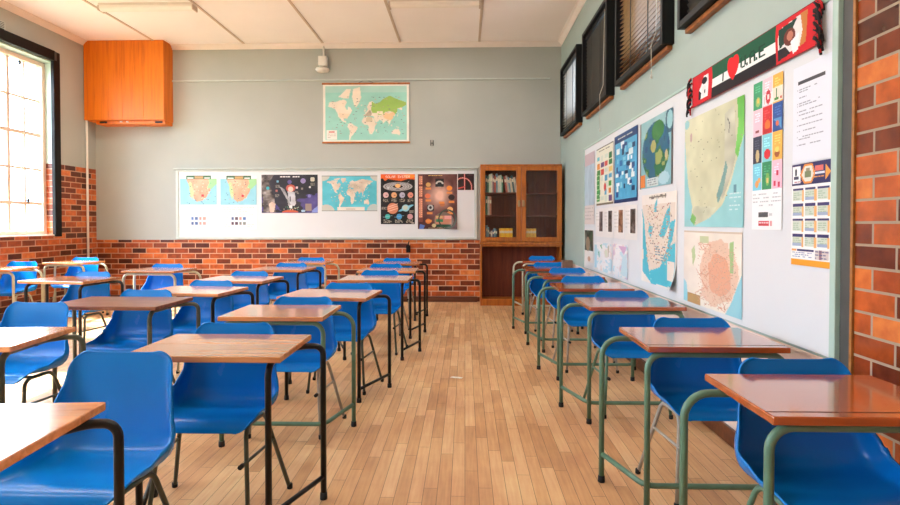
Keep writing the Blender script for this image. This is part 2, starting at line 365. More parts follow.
# ---------------------------------------------------------------- left windows
for k, (a, b) in enumerate(wins):
    n = 3-k
    xi, xo = XL-.19, XL-.13
    w = MB()
    for q in ((a+.001, a+.06), (b-.06, b-.001)): w.box((xi-.04, q[0], WZ0+.02), (xo, q[1], WZ1-.03), .004)
    for q in ((WZ0+.02, WZ0+.08), (WZ1-.09, WZ1-.03)): w.box((xi-.04, a+.06, q[0]), (xo, b-.06, q[1]), .004)
    root = struct(w.build('window_%d' % n, M['win_paint']))
    bars = MB()
    ncol = 8; wd = (b-a-.12)/ncol
    for j in range(1, ncol):
        t = .024 if j % 2 == 0 else .014
        bars.box((xi-.02, a+.06+wd*j-t, WZ0+.08), (xi+.02, a+.06+wd*j+t, WZ1-.09))
    for z, t in ((1.565, .022), (2.06, .014), (2.565, .024), (3.06, .014)):
        bars.box((xi-.021, a+.06, z-t), (xi+.021, b-.06, z+t))
    bars.build('glazing_bars', M['win_paint'], root)
    MB().box((xi-.004, a+.055, WZ0+.075), (xi+.001, b-.055, WZ1-.085)).build('pane', M['glass'], root)
    for (yy, zz) in ((b-.30, 1.60), (b-.42, 3.53)):
        lt = MB(); lt.box((xi+.02, yy-.012, zz-.03), (xi+.035, yy+.012, zz+.03), .003); lt.box((xi+.03, yy-.05, zz-.008), (xi+.045, yy+.012, zz+.008), .003)
        lt.build('latch', M['black_wood'], root)
    # green plastered upper reveal, sill
    MB().box((xo+.001, b-.006, BZ+.001), (XL-.0005, b-.0008, WZ1-.001)).build('reveal', M['reveal'], root)
    MB().box((xo+.001, a+.0008, BZ+.001), (XL-.0005, a+.006, WZ1-.001)).build('reveal', M['reveal'], root)
    MB().box((XL-.239, a+.006, WZ1-.02), (XL-.0005, b-.006, WZ1-.001)).build('reveal', M['reveal'], root)
    MB().box((XL-.24, a+.001, WZ0+.001), (XL+.03, b-.001, WZ0+.018), .004).build('sill', M['win_paint'], root)
    fr = MB()
    fr.box((XL+.001, b-.06, WZ0-.01), (XL+.05, b+.065, WZ1+.14), .004)
    fr.box((XL+.001, a-.065, WZ0-.01), (XL+.05, a+.06, WZ1+.14), .004)
    fr.box((XL+.001, a+.06, WZ1-.005), (XL+.075, b-.06, WZ1+.14), .004)
    f = fr.build('blackout_frame', M['black_wood'], root)
    for yy in (b-.06, b-1.2): MB().box((XL+.076, yy-.02, WZ1-.0), (XL+.082, yy+.02, WZ1+.13), .002).build('bracket', M['dark_trim'], f)
# tree outside
t = empty('garden_tree', (-9.6, 9.6, 0))
tag(t, 'green leafy tree outside the left window behind the glass', 'tree')
tr = MB().tube([(0, 0, -1), (.05, 0, .6), (-.05, .05, 1.3), (.02, 0, 1.9)], [.09, .08, .06, .03], 8)
tr.build('trunk', M['bark'], t)
lf = MB()
for i in range(420):
    u, v, r_ = rnd.uniform(0, 2*math.pi), rnd.uniform(-1, 1), rnd.random()**.4
    c = Vector((math.cos(u)*math.sqrt(1-v*v)*.9*r_, math.sin(u)*math.sqrt(1-v*v)*1.2*r_, 1.75+v*.7*r_))
    d1 = Vector((rnd.uniform(-1, 1), rnd.uniform(-1, 1), rnd.uniform(-1, 1))).normalized()
    d2 = d1.cross(Vector((rnd.uniform(-1, 1), .3, 1))).normalized()
    L_ = .09
    lf._f([lf.bm.verts.new(c+q) for q in (-d1*L_, -d1*.2*L_+d2*.45*L_, d1*L_, -d1*.2*L_-d2*.45*L_)])
fo = lf.build('foliage', M['leaf'], t); fo['kind'] = 'stuff'
struct(MB().box((-30, -20, -1.2), (XL-.3, 40, -1.0)).build('ground', mat('garden_ground', (84, 96, 64), .9, noise=.2, nscale=1)))

struct(MB().box((XR+2.2, Y0, 1.5), (XR+2.3, YB+6, 4.6)).box((XR+.21, Y0, 4.6), (XR+2.3, YB+6, 4.7)).build('sky_block_wall', mat('sky_block_grey', (84, 78, 70), .9, noise=.2, nscale=2)))  # added unseen wall and roof, keep bright sky out of the blind gaps

# ---------------------------------------------------------------- right windows and blinds
blind_lab = ['pale half open blind in the high window nearest the bookcase',
             'black closed blind in the high window, second from the bookcase',
             'brown slatted blind in the high window left of the red scarf',
             'dark blind in the high window cut off by the top of the photo']
slm = ['slat_pale', 'slat_dark', 'slat_brown', 'slat_dark']
for k, (a, b) in enumerate(rw):
    fr = MB(); x0, x1 = XR-.09, XR+.195; t = .045
    fr.box((x0, a+.001, RZ0+.001), (x1, a+t, RZ1-.001), .004); fr.box((x0, b-t, RZ0+.001), (x1, b-.001, RZ1-.001), .004)
    fr.box((x0, a+t, RZ0+.001), (x1, b-t, RZ0+t), .004); fr.box((x0, a+t, RZ1-t), (x1, b-t, RZ1-.001), .004)
    root = struct(fr.build('window_%d' % (4+k), M['black_wood']))
    MB().box((XR-.045, a+.03, RZ0-.034), (XR-.0005, b-.02, RZ0-.001), .006).build('sill', M['sill'], root)
    MB().box((XR+.16, a+t, RZ0+t), (XR+.166, b-t, RZ1-t)).build('pane', M['glass'], root)
    gb = MB()
    for q in (1, 2): gb.box((XR+.13, a+(b-a)*q/3-.015, RZ0+t), (XR+.159, a+(b-a)*q/3+.015, RZ1-t))
    gb.build('glazing_bars', M['black_wood'], root)
    bl = empty('venetian_blind', (XR-.035, (a+b)/2, RZ0+t))
    tag(bl, blind_lab[k], 'blind', 'venetian blinds in the high right windows')
    hw = (b-a)/2-t-.012; hh = RZ1-RZ0-2*t
    tilt = [R(-12), R(62), R(-16), R(62)][k]
    sl = MB(); z = .045
    while z < hh-.05:
        Mx = Matrix.Translation((0, 0, z)) @ Matrix.Rotation(tilt, 4, 'Y')
        sl.box((-.022, -hw, -.0012), (.022, hw, .0012), M=Mx); z += .042
    sl.build('slats', M[slm[k]], bl)
    MB().box((-.022, -hw, hh-.045), (.022, hw, hh-.002), .003).build('head_rail', M['black_wood' if k != 0 else 'dark_trim'], bl)
    MB().box((-.018, -hw, .008), (.018, hw, .022), .003).build('bottom_rail', M['dark_trim' if k != 2 else 'slat_pale'], bl)
    for yy in (-hw*.4, hw*.4):
        tp = MB(); tp.box((-.0265, yy-.012, .02), (-.0255, yy+.012, hh-.03)); tp.build('ladder_tape', M['black_wood'], bl)
    if k in (1, 2):
        yc = (-hw+.12)
        zl = {1: -.36, 2: -.22}[k]
        cp = MB().tube([(-.028, yc, hh-.03), (-.04, yc, .1), (-.075, yc, -.0), (-.072, yc, zl)], .0028, 6).build('cord', M['cord'], bl)
        MB().lathe([(.004, 0), (.008, -.01), (.009, -.03), (.004, -.034)], (-.072, yc, zl), 10).build('cord_pull', M['cord'], cp)

# ---------------------------------------------------------------- canvas painter for the wall posters
FONT = {'A': '0E11111F111111', 'B': '1E11111E11111E', 'C': '0E11101010110E', 'D': '1E11111111111E', 'E': '1F10101E10101F', 'F': '1F10101E101010',
        'G': '0E11101711110F', 'H': '1111111F111111', 'I': '0E04040404040E', 'L': '1010101010101F', 'M': '111B1515111111', 'N': '11191513111111', 'O': '0E11111111110E',
        'P': '1E11111E101010', 'R': '1E11111E141211', 'S': '0F10100E01011E', 'T': '1F040404040404', 'U': '1111111111110E', 'V': '11111111110A04', 'W': '11111115151B11',
        'Y': '11110A04040404', '.': '00000000000C0C', ' ': '00000000000000'}
class Canvas:
    def __init__(s, w, h, bg): s.w, s.h = w, h; s.a = np.zeros((h, w, 3)); s.a[:] = bg; s.Y, s.X = np.mgrid[0:h, 0:w]+.5
    def rect(s, x0, y0, x1, y1, c): s.a[max(0, int(round(y0))):max(0, int(round(y1))), max(0, int(round(x0))):max(0, int(round(x1)))] = c
    def ell(s, cx, cy, rx, ry, c, rot=0):
        co, si = math.cos(rot), math.sin(rot); dx, dy = s.X-cx, s.Y-cy
        s.a[((dx*co+dy*si)/rx)**2+((-dx*si+dy*co)/ry)**2 <= 1] = c
    def ring(s, cx, cy, rx, ry, t, c, rot=0):
        co, si = math.cos(rot), math.sin(rot); dx, dy = s.X-cx, s.Y-cy
        q = np.sqrt(((dx*co+dy*si)/rx)**2+((-dx*si+dy*co)/ry)**2); s.a[np.abs(q-1) < t/min(rx, ry)] = c
    def mask(s, pts):
        m = np.zeros((s.h, s.w), bool); n = len(pts)
        for i in range(n):
            (x0, y0), (x1, y1) = pts[i], pts[(i+1) % n]
            if y0 == y1: continue
            c = ((y0 > s.Y) != (y1 > s.Y)) & (s.X < (x1-x0)*(s.Y-y0)/(y1-y0)+x0); m ^= c
        return m
    def poly(s, pts, c, noise=0, seed=0):
        m = s.mask(pts)
        if noise: s.a[m] = np.clip(np.array(c)+s.noise(noise, seed)[m][:, None], 0, 255)
        else: s.a[m] = c
        return m
    def noise(s, amp, seed=0, oct=(3, 7, 15)):
        g = np.random.default_rng(seed); out = np.zeros((s.h, s.w))
        for k, o in enumerate(oct):
            q = g.uniform(-1, 1, (o+2, o+2)); yy = s.Y/s.h*o; xx = s.X/s.w*o
            i, j = yy.astype(int), xx.astype(int); fy, fx = yy-i, xx-j
            fy = fy*fy*(3-2*fy); fx = fx*fx*(3-2*fx)
            out += ((q[i, j]*(1-fx)+q[i, j+1]*fx)*(1-fy)+(q[i+1, j]*(1-fx)+q[i+1, j+1]*fx)*fy)/(1.5**k)
        return out*amp
    def line(s, pts, c, t=1):
        for (x0, y0), (x1, y1) in zip(pts, pts[1:]):
            L2 = (x1-x0)**2+(y1-y0)**2+1e-9
            u = np.clip(((s.X-x0)*(x1-x0)+(s.Y-y0)*(y1-y0))/L2, 0, 1)
            s.a[np.hypot(s.X-x0-u*(x1-x0), s.Y-y0-u*(y1-y0)) <= t/2] = c
    def greek(s, x0, y0, x1, y1, c, step=3, seed=1, t=1, dens=.8):
        g = random.Random(seed); y = y0
        while y+t <= y1:
            x = x0; end = x1-(x1-x0)*g.uniform(0, .3)
            while x < end:
                l = g.uniform(2, 6)
                if g.random() < dens: s.rect(x, y, min(x+l, x1), y+t, c)
                x += l+1
            y += step
    def text(s, x, y, str_, c, k=1, ky=None, vertical=False):
        ky = ky or k
        for i, ch in enumerate(str_):
            g = FONT[ch]
            for r_ in range(7):
                b = int(g[2*r_:2*r_+2], 16)
                for q in range(5):
                    if b >> (4-q) & 1:
                        if vertical: s.rect(x+r_*k, y-(i*6+q+1)*ky, x+(r_+1)*k, y-(i*6+q)*ky, c)
                        else: s.rect(x+(i*6+q)*k, y+r_*ky, x+(i*6+q+1)*k, y+(r_+1)*ky, c)
    def speckle(s, n, cols, seed=0, size=(1, 2), box=None, m=None):
        g = random.Random(seed); x0, y0, x1, y1 = box or (0, 0, s.w, s.h)
        for i in range(n):
            x, y = g.uniform(x0, x1-1), g.uniform(y0, y1-1)
            if m is not None and not m[int(y), int(x)]: continue
            s.rect(x, y, x+g.randint(*size), y+1, g.choice(cols))
    def addnoise(s, amp, seed=0): s.a = np.clip(s.a+s.noise(amp, seed)[:, :, None], 0, 255)

def sheet(cv, W, H, curl=None, wavy=0, seed=0):
    """grid mesh in local XZ (x right, z up, faces -Y) coloured by the canvas; curl(u,v)->lift"""
    w, h = cv.w, cv.h
    xs = np.linspace(-W/2, W/2, w+1); zs = np.linspace(H/2, -H/2, h+1)
    X, Z = np.meshgrid(xs, zs); U, V = np.meshgrid(np.linspace(0, 1, w+1), np.linspace(0, 1, h+1))
    Yv = np.zeros_like(X)
    if wavy: Yv -= wavy*(1+np.sin(U*7+seed)*np.sin(V*5+seed*2))/2
    if curl: Yv -= curl(U, V)
    vt = np.stack([X, Yv, Z], -1).reshape(-1, 3)
    i = np.arange(h)[:, None]*(w+1)+np.arange(w)[None]
    fc = np.stack([i, i+w+1, i+w+2, i+1], -1).reshape(-1, 4)
    me = bpy.data.meshes.new('sheet')
    me.from_pydata(vt.tolist(), [], fc.tolist())
    c = cv.a/255.; c = np.where(c <= .04045, c/12.92, ((c+.055)/1.055)**2.4)
    c = np.concatenate([c, np.ones((h, w, 1))], -1).reshape(-1, 4)
    at = me.color_attributes.new('Ink', 'FLOAT_COLOR', 'CORNER')
    at.data.foreach_set('color', np.repeat(c, 4, 0).astype(np.float32).ravel())
    return me

def poster(name, label, cat, cv, wall, box, off=.004, material='ink', group=None, curl=None, wavy=.0015, parent=None, sag=0):
    """wall 'b': box = x0,x1,z0,z1 on the back wall; wall 'r': box = y_far,y_near,z0,z1 on the right wall"""
    a, b, z0, z1 = box
    me = sheet(cv, abs(b-a), z1-z0, curl, wavy, len(label)); me.name = name; me.materials.append(M[material])
    o = bpy.data.objects.new(name, me); link(o)
    if wall == 'b': o.location = ((a+b)/2, YB-off, (z0+z1)/2)
    else: o.location = (XR-off, (a+b)/2, (z0+z1)/2); o.rotation_euler = (0, 0, -math.pi/2)
    if label: tag(o, label, cat, group)
    return o

NA = [(-165, 62), (-160, 70), (-130, 70), (-115, 72), (-95, 73), (-82, 70), (-92, 62), (-85, 56), (-79, 55), (-77, 62), (-68, 60), (-60, 54), (-65, 47), (-70, 42), (-76, 36), (-81, 30), (-81, 25), (-85, 30), (-97, 27), (-97, 20), (-88, 21), (-84, 10), (-79, 8), (-86, 13), (-95, 16), (-105, 20), (-112, 29), (-121, 35), (-124, 46), (-135, 57), (-150, 60)]
GL = [(-55, 82), (-25, 83), (-20, 75), (-30, 68), (-43, 60), (-52, 66), (-60, 76)]
CI = [(-120, 76), (-85, 82), (-65, 82), (-75, 74), (-95, 74)]
SA = [(-78, 8), (-70, 12), (-60, 9), (-50, 1), (-35, -6), (-39, -16), (-48, -26), (-57, -36), (-65, -42), (-70, -54), (-74, -48), (-71, -30), (-71, -18), (-80, -5)]
AF = [(-16, 15), (-16, 23), (-8, 33), (10, 37), (20, 32), (33, 31), (43, 12), (51, 11), (40, -3), (40, -15), (33, -27), (26, -34), (18, -34), (12, -18), (13, -5), (8, 4), (-7, 5)]
EU = [(-10, 37), (-9, 43), (-2, 44), (-4, 48), (4, 51), (9, 55), (12, 56), (6, 59), (6, 62), (15, 69), (28, 71), (42, 67), (60, 69), (75, 73), (105, 77), (140, 73), (178, 69), (178, 65), (160, 60), (158, 53), (140, 58), (140, 50), (130, 42), (127, 35), (122, 40), (122, 30), (110, 20), (107, 12), (103, 2), (98, 15), (90, 22), (80, 13), (77, 8), (72, 20), (60, 25), (57, 19), (45, 13), (36, 28), (36, 36), (27, 37), (22, 37), (18, 41), (15, 38), (8, 44), (0, 40), (-5, 36)]
SU = [(28, 70), (42, 67), (60, 69), (75, 73), (105, 77), (140, 73), (178, 69), (178, 65), (160, 60), (140, 58), (138, 50), (130, 43), (120, 50), (100, 51), (85, 49), (75, 41), (55, 42), (48, 46), (30, 47), (24, 55)]
CH = [(75, 40), (88, 48), (100, 44), (120, 50), (130, 43), (122, 38), (122, 30), (110, 20), (98, 24), (82, 29)]
AU = [(114, -22), (122, -18), (131, -12), (137, -16), (142, -11), (153, -27), (148, -38), (138, -34), (128, -32), (115, -34)]
ISL = [[(95, 5), (105, -6), (100, 0)], [(109, 1), (117, 6), (115, -4)], [(131, -2), (150, -8), (140, -8)], [(130, 32), (141, 38), (143, 44), (138, 37)], [(-8, 51), (-3, 58), (1, 52), (-5, 50)], [(44, -16), (50, -15), (46, -25)], [(167, -46), (178, -38), (172, -41)], [(-24, 65), (-14, 65), (-18, 63)]]
def merc(pts, box, lat=(-58, 82)):
    x0, y0, x1, y1 = box; f = lambda t: math.log(math.tan(math.pi/4+R(max(-80, min(83, t)))/2))
    return [(x0+(p[0]+178)/358*(x1-x0), y0+(f(lat[1])-f(p[1]))/(f(lat[1])-f(lat[0]))*(y1-y0)) for p in pts]
def equi(pts, box):
    x0, y0, x1, y1 = box
    return [(x0+(p[0]+180)/360*(x1-x0), y0+(82-p[1])/(142)*(y1-y0)) for p in pts]

def world_map():
    c = Canvas(148, 98, (238, 232, 220)); B = (4, 3, 144, 95)
    c.rect(*B, (152, 210, 196)); c.rect(4, 3, 144, 14, (170, 212, 200)); c.addnoise(7, 3)
    for i in range(1, 10): c.line([(4+14*i, 3), (4+14*i, 95)], (146, 198, 186), .8)
    for i in range(1, 7): c.line([(4, 3+13*i), (144, 3+13*i)], (146, 198, 186), .8)
    B = (4, 8, 144, 100)
    for p in (NA, CI, GL, SA, AF, EU, AU, *ISL): c.poly(merc(p, B), (232, 218, 198), 10, 4)
    c.poly(merc(SU, B), (160, 196, 98), 8, 2); c.poly(merc(CH, B), (232, 196, 150)); c.poly(merc([(48, 46), (75, 41), (75, 52), (50, 52)], B), (240, 226, 200))
    c.poly(merc([(10, 36), (30, 32), (30, 15), (0, 15), (0, 30)], B), (206, 190, 160)); c.poly(merc([(-10, 37), (0, 44), (20, 55), (28, 45), (22, 37)], B), (186, 172, 150), 25, 5)
    c.poly(merc([(-120, 48), (-70, 44), (-82, 30), (-115, 32)], B), (238, 216, 186), 10)
    c.speckle(110, [(150, 140, 130), (110, 120, 115), (190, 160, 140)], 5, (1, 3), (10, 20, 140, 85))
    c.rect(6, 78, 24, 94, (240, 234, 224)); c.rect(10, 80, 20, 82, (200, 80, 60)); c.greek(8, 84, 22, 93, (180, 170, 160), 3)
    return c
def atlas_map():
    c = Canvas(96, 60, (214, 208, 192)); c.rect(1, 1, 95, 59, (90, 190, 204)); c.addnoise(12, 8)
    c.ell(0, 0, 14, 9, (200, 200, 186)); c.ell(96, 0, 12, 9, (200, 200, 186)); c.ell(8, 60, 14, 11, (196, 196, 184)); c.ell(90, 60, 12, 12, (186, 196, 190))
    B = (2, 4, 92, 58)
    for p in (NA, CI, GL, SA, AF, EU, AU, *ISL): c.poly(equi([(q[0]*.92, q[1]) for q in p], B), (224, 206, 184), 22, 11)
    c.speckle(60, [(190, 150, 130), (230, 210, 170), (150, 130, 120)], 5, (1, 2), (15, 8, 85, 45))
    c.rect(27, 53, 74, 60, (226, 220, 208)); c.rect(42, 56, 58, 57, (150, 140, 130)); c.line([(0, .5), (96, .5)], (110, 110, 100)); c.line([(0, 59.5), (96, 59.5)], (120, 120, 110))
    return c
SAF = [(.17, .0), (.2, .12), (.28, .35), (.33, .55), (.38, .78), (.45, .88), (.6, .84), (.72, .7), (.8, .52), (.84, .36), (.82, .2), (.84, 0)]
def info_map(seed):
    c = Canvas(60, 88, (244, 240, 236))
    c.rect(0, 5, 60, 48, (146, 204, 218)); c.addnoise(6, seed)
    P = [(x*60, 5+y*43) for x, y in SAF]
    c.poly(P, (226, 172, 140), 16, seed); c.poly([(46, 5), (60, 5), (60, 14), (52, 22), (44, 20), (48, 12)], (158, 212, 150)); c.poly([(14, 12), (18, 10), (22, 28), (20, 40), (16, 30)], (190, 216, 150))
    c.speckle(40, [(220, 120, 100), (200, 160, 120), (250, 220, 190)], seed, (1, 2), (14, 8, 50, 40)); c.rect(35, 31, 39, 35, (200, 50, 60)); c.speckle(16, [(60, 90, 110)], seed, (1, 2), (2, 8, 58, 47))
    c.rect(10, -0, 51, 6, (60, 110, 66)); c.rect(24, 0, 38, 5, (190, 150, 90)); c.rect(12, 3, 22, 5, (220, 226, 214)); c.rect(40, 3, 49, 5, (220, 226, 214)); c.rect(10, 0, 51, 1, (40, 60, 44))
    c.greek(2, 52, 58, 66, (186, 180, 178), 3, seed, 1, .7); c.greek(2, 68, 16, 84, (190, 184, 182), 3, seed)
    for i in range(4):
        for j in range(2): c.rect(18+i*6.4, 68+j*8, 22.5+i*6.4, 73+j*8, random.Random(seed*9+i+j*4).choice([(60, 90, 140), (120, 130, 130), (80, 60, 80), (70, 110, 170), (190, 140, 130)]))
    c.greek(44, 80, 58, 86, (200, 190, 188), 3, seed)
    return c
def space_poster():
    c = Canvas(108, 74, (30, 24, 34)); c.addnoise(16, 21)
    n = c.noise(1, 5); purp = (n > .1) & (c.Y > 36); c.a[purp] = np.array((66, 52, 112))+n[purp][:, None]*20
    m = c.mask([(0, 0), (24, 0), (14, 16), (24, 40), (28, 74), (3, 74)]); n2 = c.noise(60, 6, (9, 17, 31)); c.a[m] = np.clip(np.array((96, 84, 76))+n2[m][:, None], 0, 255)
    c.poly([(14, 56), (20, 52), (27, 56), (24, 72), (16, 74)], (206, 180, 160), 20)
    c.poly([(34, 22), (44, 28), (54, 52), (64, 66), (52, 66), (50, 50)], (150, 148, 150), 40, 3); c.poly([(50, 30), (64, 34), (66, 56), (60, 66), (52, 50)], (196, 194, 198), 30, 4)
    c.ell(56, 26, 9, 7, (186, 84, 66)); c.ell(56, 28, 5, 5, (240, 190, 170)); c.rect(54, 42, 56, 52, (40, 36, 40))
    for x, y, r_, q in ((12, 26, 3.5, (60, 170, 180)), (31, 13, 2.5, (110, 160, 180)), (54, 14, 4, (90, 74, 130)), (80, 12, 5, (150, 130, 176)), (98, 9, 4.5, (200, 190, 170)), (68, 25, 2.2, (230, 200, 200)), (29, 31, 2.2, (180, 100, 90)), (93, 24, 2, (220, 210, 200)), (92, 41, 3, (130, 120, 180)), (78, 27, 2.5, (130, 120, 110))): c.ell(x, y, r_, r_, q)
    for x, y in ((12, 33), (31, 20), (68, 32), (30, 38), (98, 16)): c.greek(x-4, y, x+4, y+6, (150, 140, 124), 2, x)
    c.rect(38, 60, 72, 72, (30, 30, 36)); c.ell(55, 74, 17, 6, (206, 90, 56)); c.ell(56, 62, 3, 3, (220, 220, 220)); c.speckle(20, [(100, 180, 140), (220, 200, 160)], 2, (1, 2), (39, 61, 71, 68))
    c.rect(84, 56, 96, 70, (150, 130, 118)); c.poly([(98, 68), (108, 60), (108, 74), (96, 74)], (140, 150, 210)); c.ell(80, 70, 4, 2, (170, 200, 220))
    c.greek(36, 3, 74, 6, (236, 232, 226), 3, 3, 2, .95); c.rect(0, 73, 108, 74, (70, 60, 120))
    return c
def solar_poster():
    c = Canvas(100, 146, (16, 14, 14))
    c.poly([(0, 0), (100, 0), (100, 16), (80, 14), (60, 20), (40, 17), (22, 14), (12, 20), (6, 12), (0, 14)], (232, 96, 24)); c.ell(85, 6, 18, 5, (250, 140, 40))
    c.text(14, 4, 'SOLAR SYSTEM', (252, 236, 224), 1)
    for k in (40, 32, 25, 18): c.ring(50, 36, k, k*.3, .9, (176, 170, 168))
    c.ell(50, 34, 8, 6, (236, 180, 110)); c.line([(70, 32), (84, 20)], (160, 160, 160), 1); c.ell(22, 40, 3, 3, (200, 200, 200))
    for x, q in ((15, (214, 170, 168)), (39, (218, 160, 112)), (63, (176, 172, 190)), (87, (222, 138, 118))):
        c.ell(x, 61, 8, 8.5, q); c.ell(x+2, 62, 3, 2, tuple(v*.75 for v in q)); c.greek(x-8, 72, x+8, 81, (200, 186, 166), 2, x)
    c.ell(35, 100, 16, 16, (214, 130, 96))
    for k in (-8, -2, 5): c.line([(21, 100+k+4), (49, 100+k-5)], (238, 190, 160), 2.4)
    c.ell(74, 99, 24, 4, (120, 190, 214), -.42); c.ell(73, 99, 11, 10, (150, 200, 214)); c.ell(72, 98, 7, 6, (190, 200, 180)); c.greek(2, 96, 17, 104, (190, 176, 160), 2, 3); c.greek(84, 106, 98, 114, (190, 176, 160), 2, 3)
    for x, q, r_ in ((20, (70, 180, 170), 7.5), (54, (60, 150, 210), 8), (86, (206, 150, 150), 8)):
        c.ell(x, 124, r_, r_, q); c.greek(x-12, 133, x+12, 142, (200, 186, 166), 2, x)
    c.line([(6, 126), (34, 121)], (150, 200, 210), 1); c.line([(40, 126), (68, 121)], (120, 190, 220), 1); c.rect(90, 142, 98, 144, (220, 210, 200))
    return c
def brown_poster():
    c = Canvas(112, 156, (92, 50, 46)); c.addnoise(22, 31)
    n = c.noise(1, 9); d = np.hypot((c.X-62)/44, (c.Y-62)/46); k = np.clip(1.15-d+n*.12, 0, 1)[:, :, None]; c.a = c.a*(1-k)+np.array((238, 190, 168))*k
    c.rect(2, 4, 14, 136, (122, 60, 50))
    g = random.Random(4); y = 6
    for i in range(20):
        if i in (4, 10): y += 5; continue
        c.rect(4, y, 13, y+4.6, (236, 164, 128)); c.rect(6 if i % 2 else 4, y+1.6, 9, y+3, (122, 60, 50)); y += 6
    c.greek(30, 3, 82, 7, (220, 180, 110), 3, 2, 2, .95); c.rect(50, 13, 74, 36, (18, 18, 22)); c.ring(62, 28, 9, 7, 2, (200, 196, 190)); c.rect(50, 28, 74, 36, (26, 30, 30))
    for x, y_, r_, q in ((30, 30, 7, (214, 160, 90)), (28, 62, 8, (224, 120, 80)), (90, 40, 8, (236, 140, 50)), (96, 66, 9, (40, 30, 32)), (70, 86, 7, (190, 110, 70)), (30, 134, 8, (222, 120, 50)), (92, 100, 8, (236, 180, 120))): c.ell(x, y_, r_, r_*.9, q)
    c.rect(26, 88, 46, 104, (40, 34, 36)); c.ring(36, 95, 6, 6, 2, (190, 190, 186))
    for x, y_ in ((22, 38), (22, 72), (82, 50), (88, 76), (26, 108), (84, 108), (24, 130), (60, 78)): c.rect(x, y_, x+16, y_+6, (230, 140, 70))
    c.ell(74, 132, 28, 24, (120, 104, 92)); c.rect(50, 118, 96, 142, (196, 130, 104)); c.rect(52, 120, 70, 124, (210, 190, 120)); c.rect(76, 118, 96, 128, (224, 160, 150)); c.rect(52, 128, 72, 136, (40, 130, 84)); c.rect(52, 144, 94, 150, (20, 70, 44)); c.ell(46, 146, 6, 5, (210, 190, 140)); c.ring(84, 128, 24, 26, 2, (60, 74, 60))
    c.poly([(4, 156), (6, 142), (20, 146), (16, 156)], (90, 120, 190)); c.greek(30, 152, 80, 155, (190, 160, 120), 2)
    return c
def red_poster():
    c = Canvas(40, 40, (30, 8, 10)); c.addnoise(18, 41)
    for t, q in ((5, (110, 26, 26)), (2.5, (190, 70, 60)), (1, (250, 200, 190))):
        c.ring(12, 34, 22, 24, t*.5, q); c.line([(16, 0), (17, 40)], q, t)
    c.line([(0, 36), (16, 32)], (200, 80, 70), 3); c.rect(22, 2, 36, 5, (70, 40, 40))
    return c

# ---------------------------------------------------------------- back wall fittings
nb = empty('whiteboard', (-2.27, YB, 1.585))
tag(nb, 'long white board with pale frame on the back wall above the bricks', 'board')
MB().box((-2.42, -.014, -.535), (2.42, -.0005, .535)).build('panel', M['white_board'], nb)
f = MB(); f.box((-2.465, -.026, .535), (2.465, -.0005, .57), .004); f.box((-2.465, -.03, -.57), (2.465, -.0005, -.535), .004); f.box((-2.465, -.026, -.535), (-2.42, -.0005, .535), .004); f.box((2.42, -.026, -.535), (2.465, -.0005, .535), .004)
f.build('frame', M['alu'], nb)
MB().box((-2.49, -.05, .572), (2.47, -.0005, .592), .004).build('top_ledge', M['alu'], nb)
off = .0175
poster('map', 'southern Africa map sheet at the left end of the long back board', 'map', info_map(3), 'b', (-4.665, -4.06, 1.18, 2.055), off, group='southern Africa map sheets')
poster('map', 'southern Africa map sheet just left of the dark space poster', 'map', info_map(8), 'b', (-3.998, -3.40, 1.18, 2.05), off, group='southern Africa map sheets')
poster('poster', 'dark purple space poster on the long back board', 'poster', space_poster(), 'b', (-3.318, -2.395, 1.443, 2.066), off)
poster('map', 'turquoise world map on the long back board below the hanging map', 'map', atlas_map(), 'b', (-2.33, -1.422, 1.473, 2.048), off)
poster('poster', 'black solar system poster with orange title and planets', 'poster', solar_poster(), 'b', (-1.366, -.812, 1.262, 2.07), off)
cu = lambda U, V: .07*np.clip((U+V-1.62)/.38, 0, 1)**2
poster('poster', 'brown space poster with vertical lettering and a curled corner', 'poster', brown_poster(), 'b', (-.764, -.128, 1.183, 2.07), off, curl=cu)
poster('poster', 'small dark red poster at the right end of the back board', 'poster', red_poster(), 'b', (-.115, .146, 1.812, 2.074), off)

hm = empty('wall_map', (-1.605, YB-.012, 3.06))
tag(hm, 'large pale world map hanging from wooden rods high on the back wall', 'map')
me = sheet(world_map(), 1.40, .93, None, .003, 2); me.materials.append(M['ink']); o = bpy.data.objects.new('map_sheet', me); link(o, hm)
for z in (.474, -.474):
    rd = MB(); rd.box((-.715, -.012, z-.014), (.715, .010, z+.014), .005)
    rd.build('rod', M['case_wood'], hm)
MB().tube([(-.12, 0, .487), (-.03, 0, .532), (.03, 0, .532), (.12, 0, .487)], .003, 6).build('cord', M['dark_trim'], hm)

rl = tag(MB().box((-4.79, YB-.03, 3.583), (1.36, YB-.0005, 3.607), .006).build('picture_rail', M['alu']), 'thin pale rail running along the back wall above the hanging map', 'rail')
sd = empty('motion_sensor', (-2.29, YB-.002, 3.85))
tag(sd, 'white motion sensor hanging below the ceiling on the back wall', 'sensor')
MB().box((-.072, -.09, -.04), (.062, 0, .115), .008).build('box', M['white_plastic'], sd)
MB().lathe([(.02, -.04), (.05, -.058), (.10, -.075), (.115, -.10), (.09, -.13), (.04, -.142), (.005, -.144)], (-.01, -.05, 0), 24).build('dome', M['white_plastic'], sd)
MB().tube([(0, -.02, .11), (0, -.02, .327)], .016, 10).build('conduit', M['white_plastic'], sd)
hk = MB(); 
for x in (-.555, -.515): hk.box((x-.007, YB-.012, 2.53), (x+.007, YB-.0005, 2.62), .003)
hk.box((-.556, YB-.01, 2.565), (-.514, YB-.0005, 2.577))
tag(hk.build('wall_hook', M['dark_trim']), 'small dark double hook on the back wall right of the hanging map', 'hook')
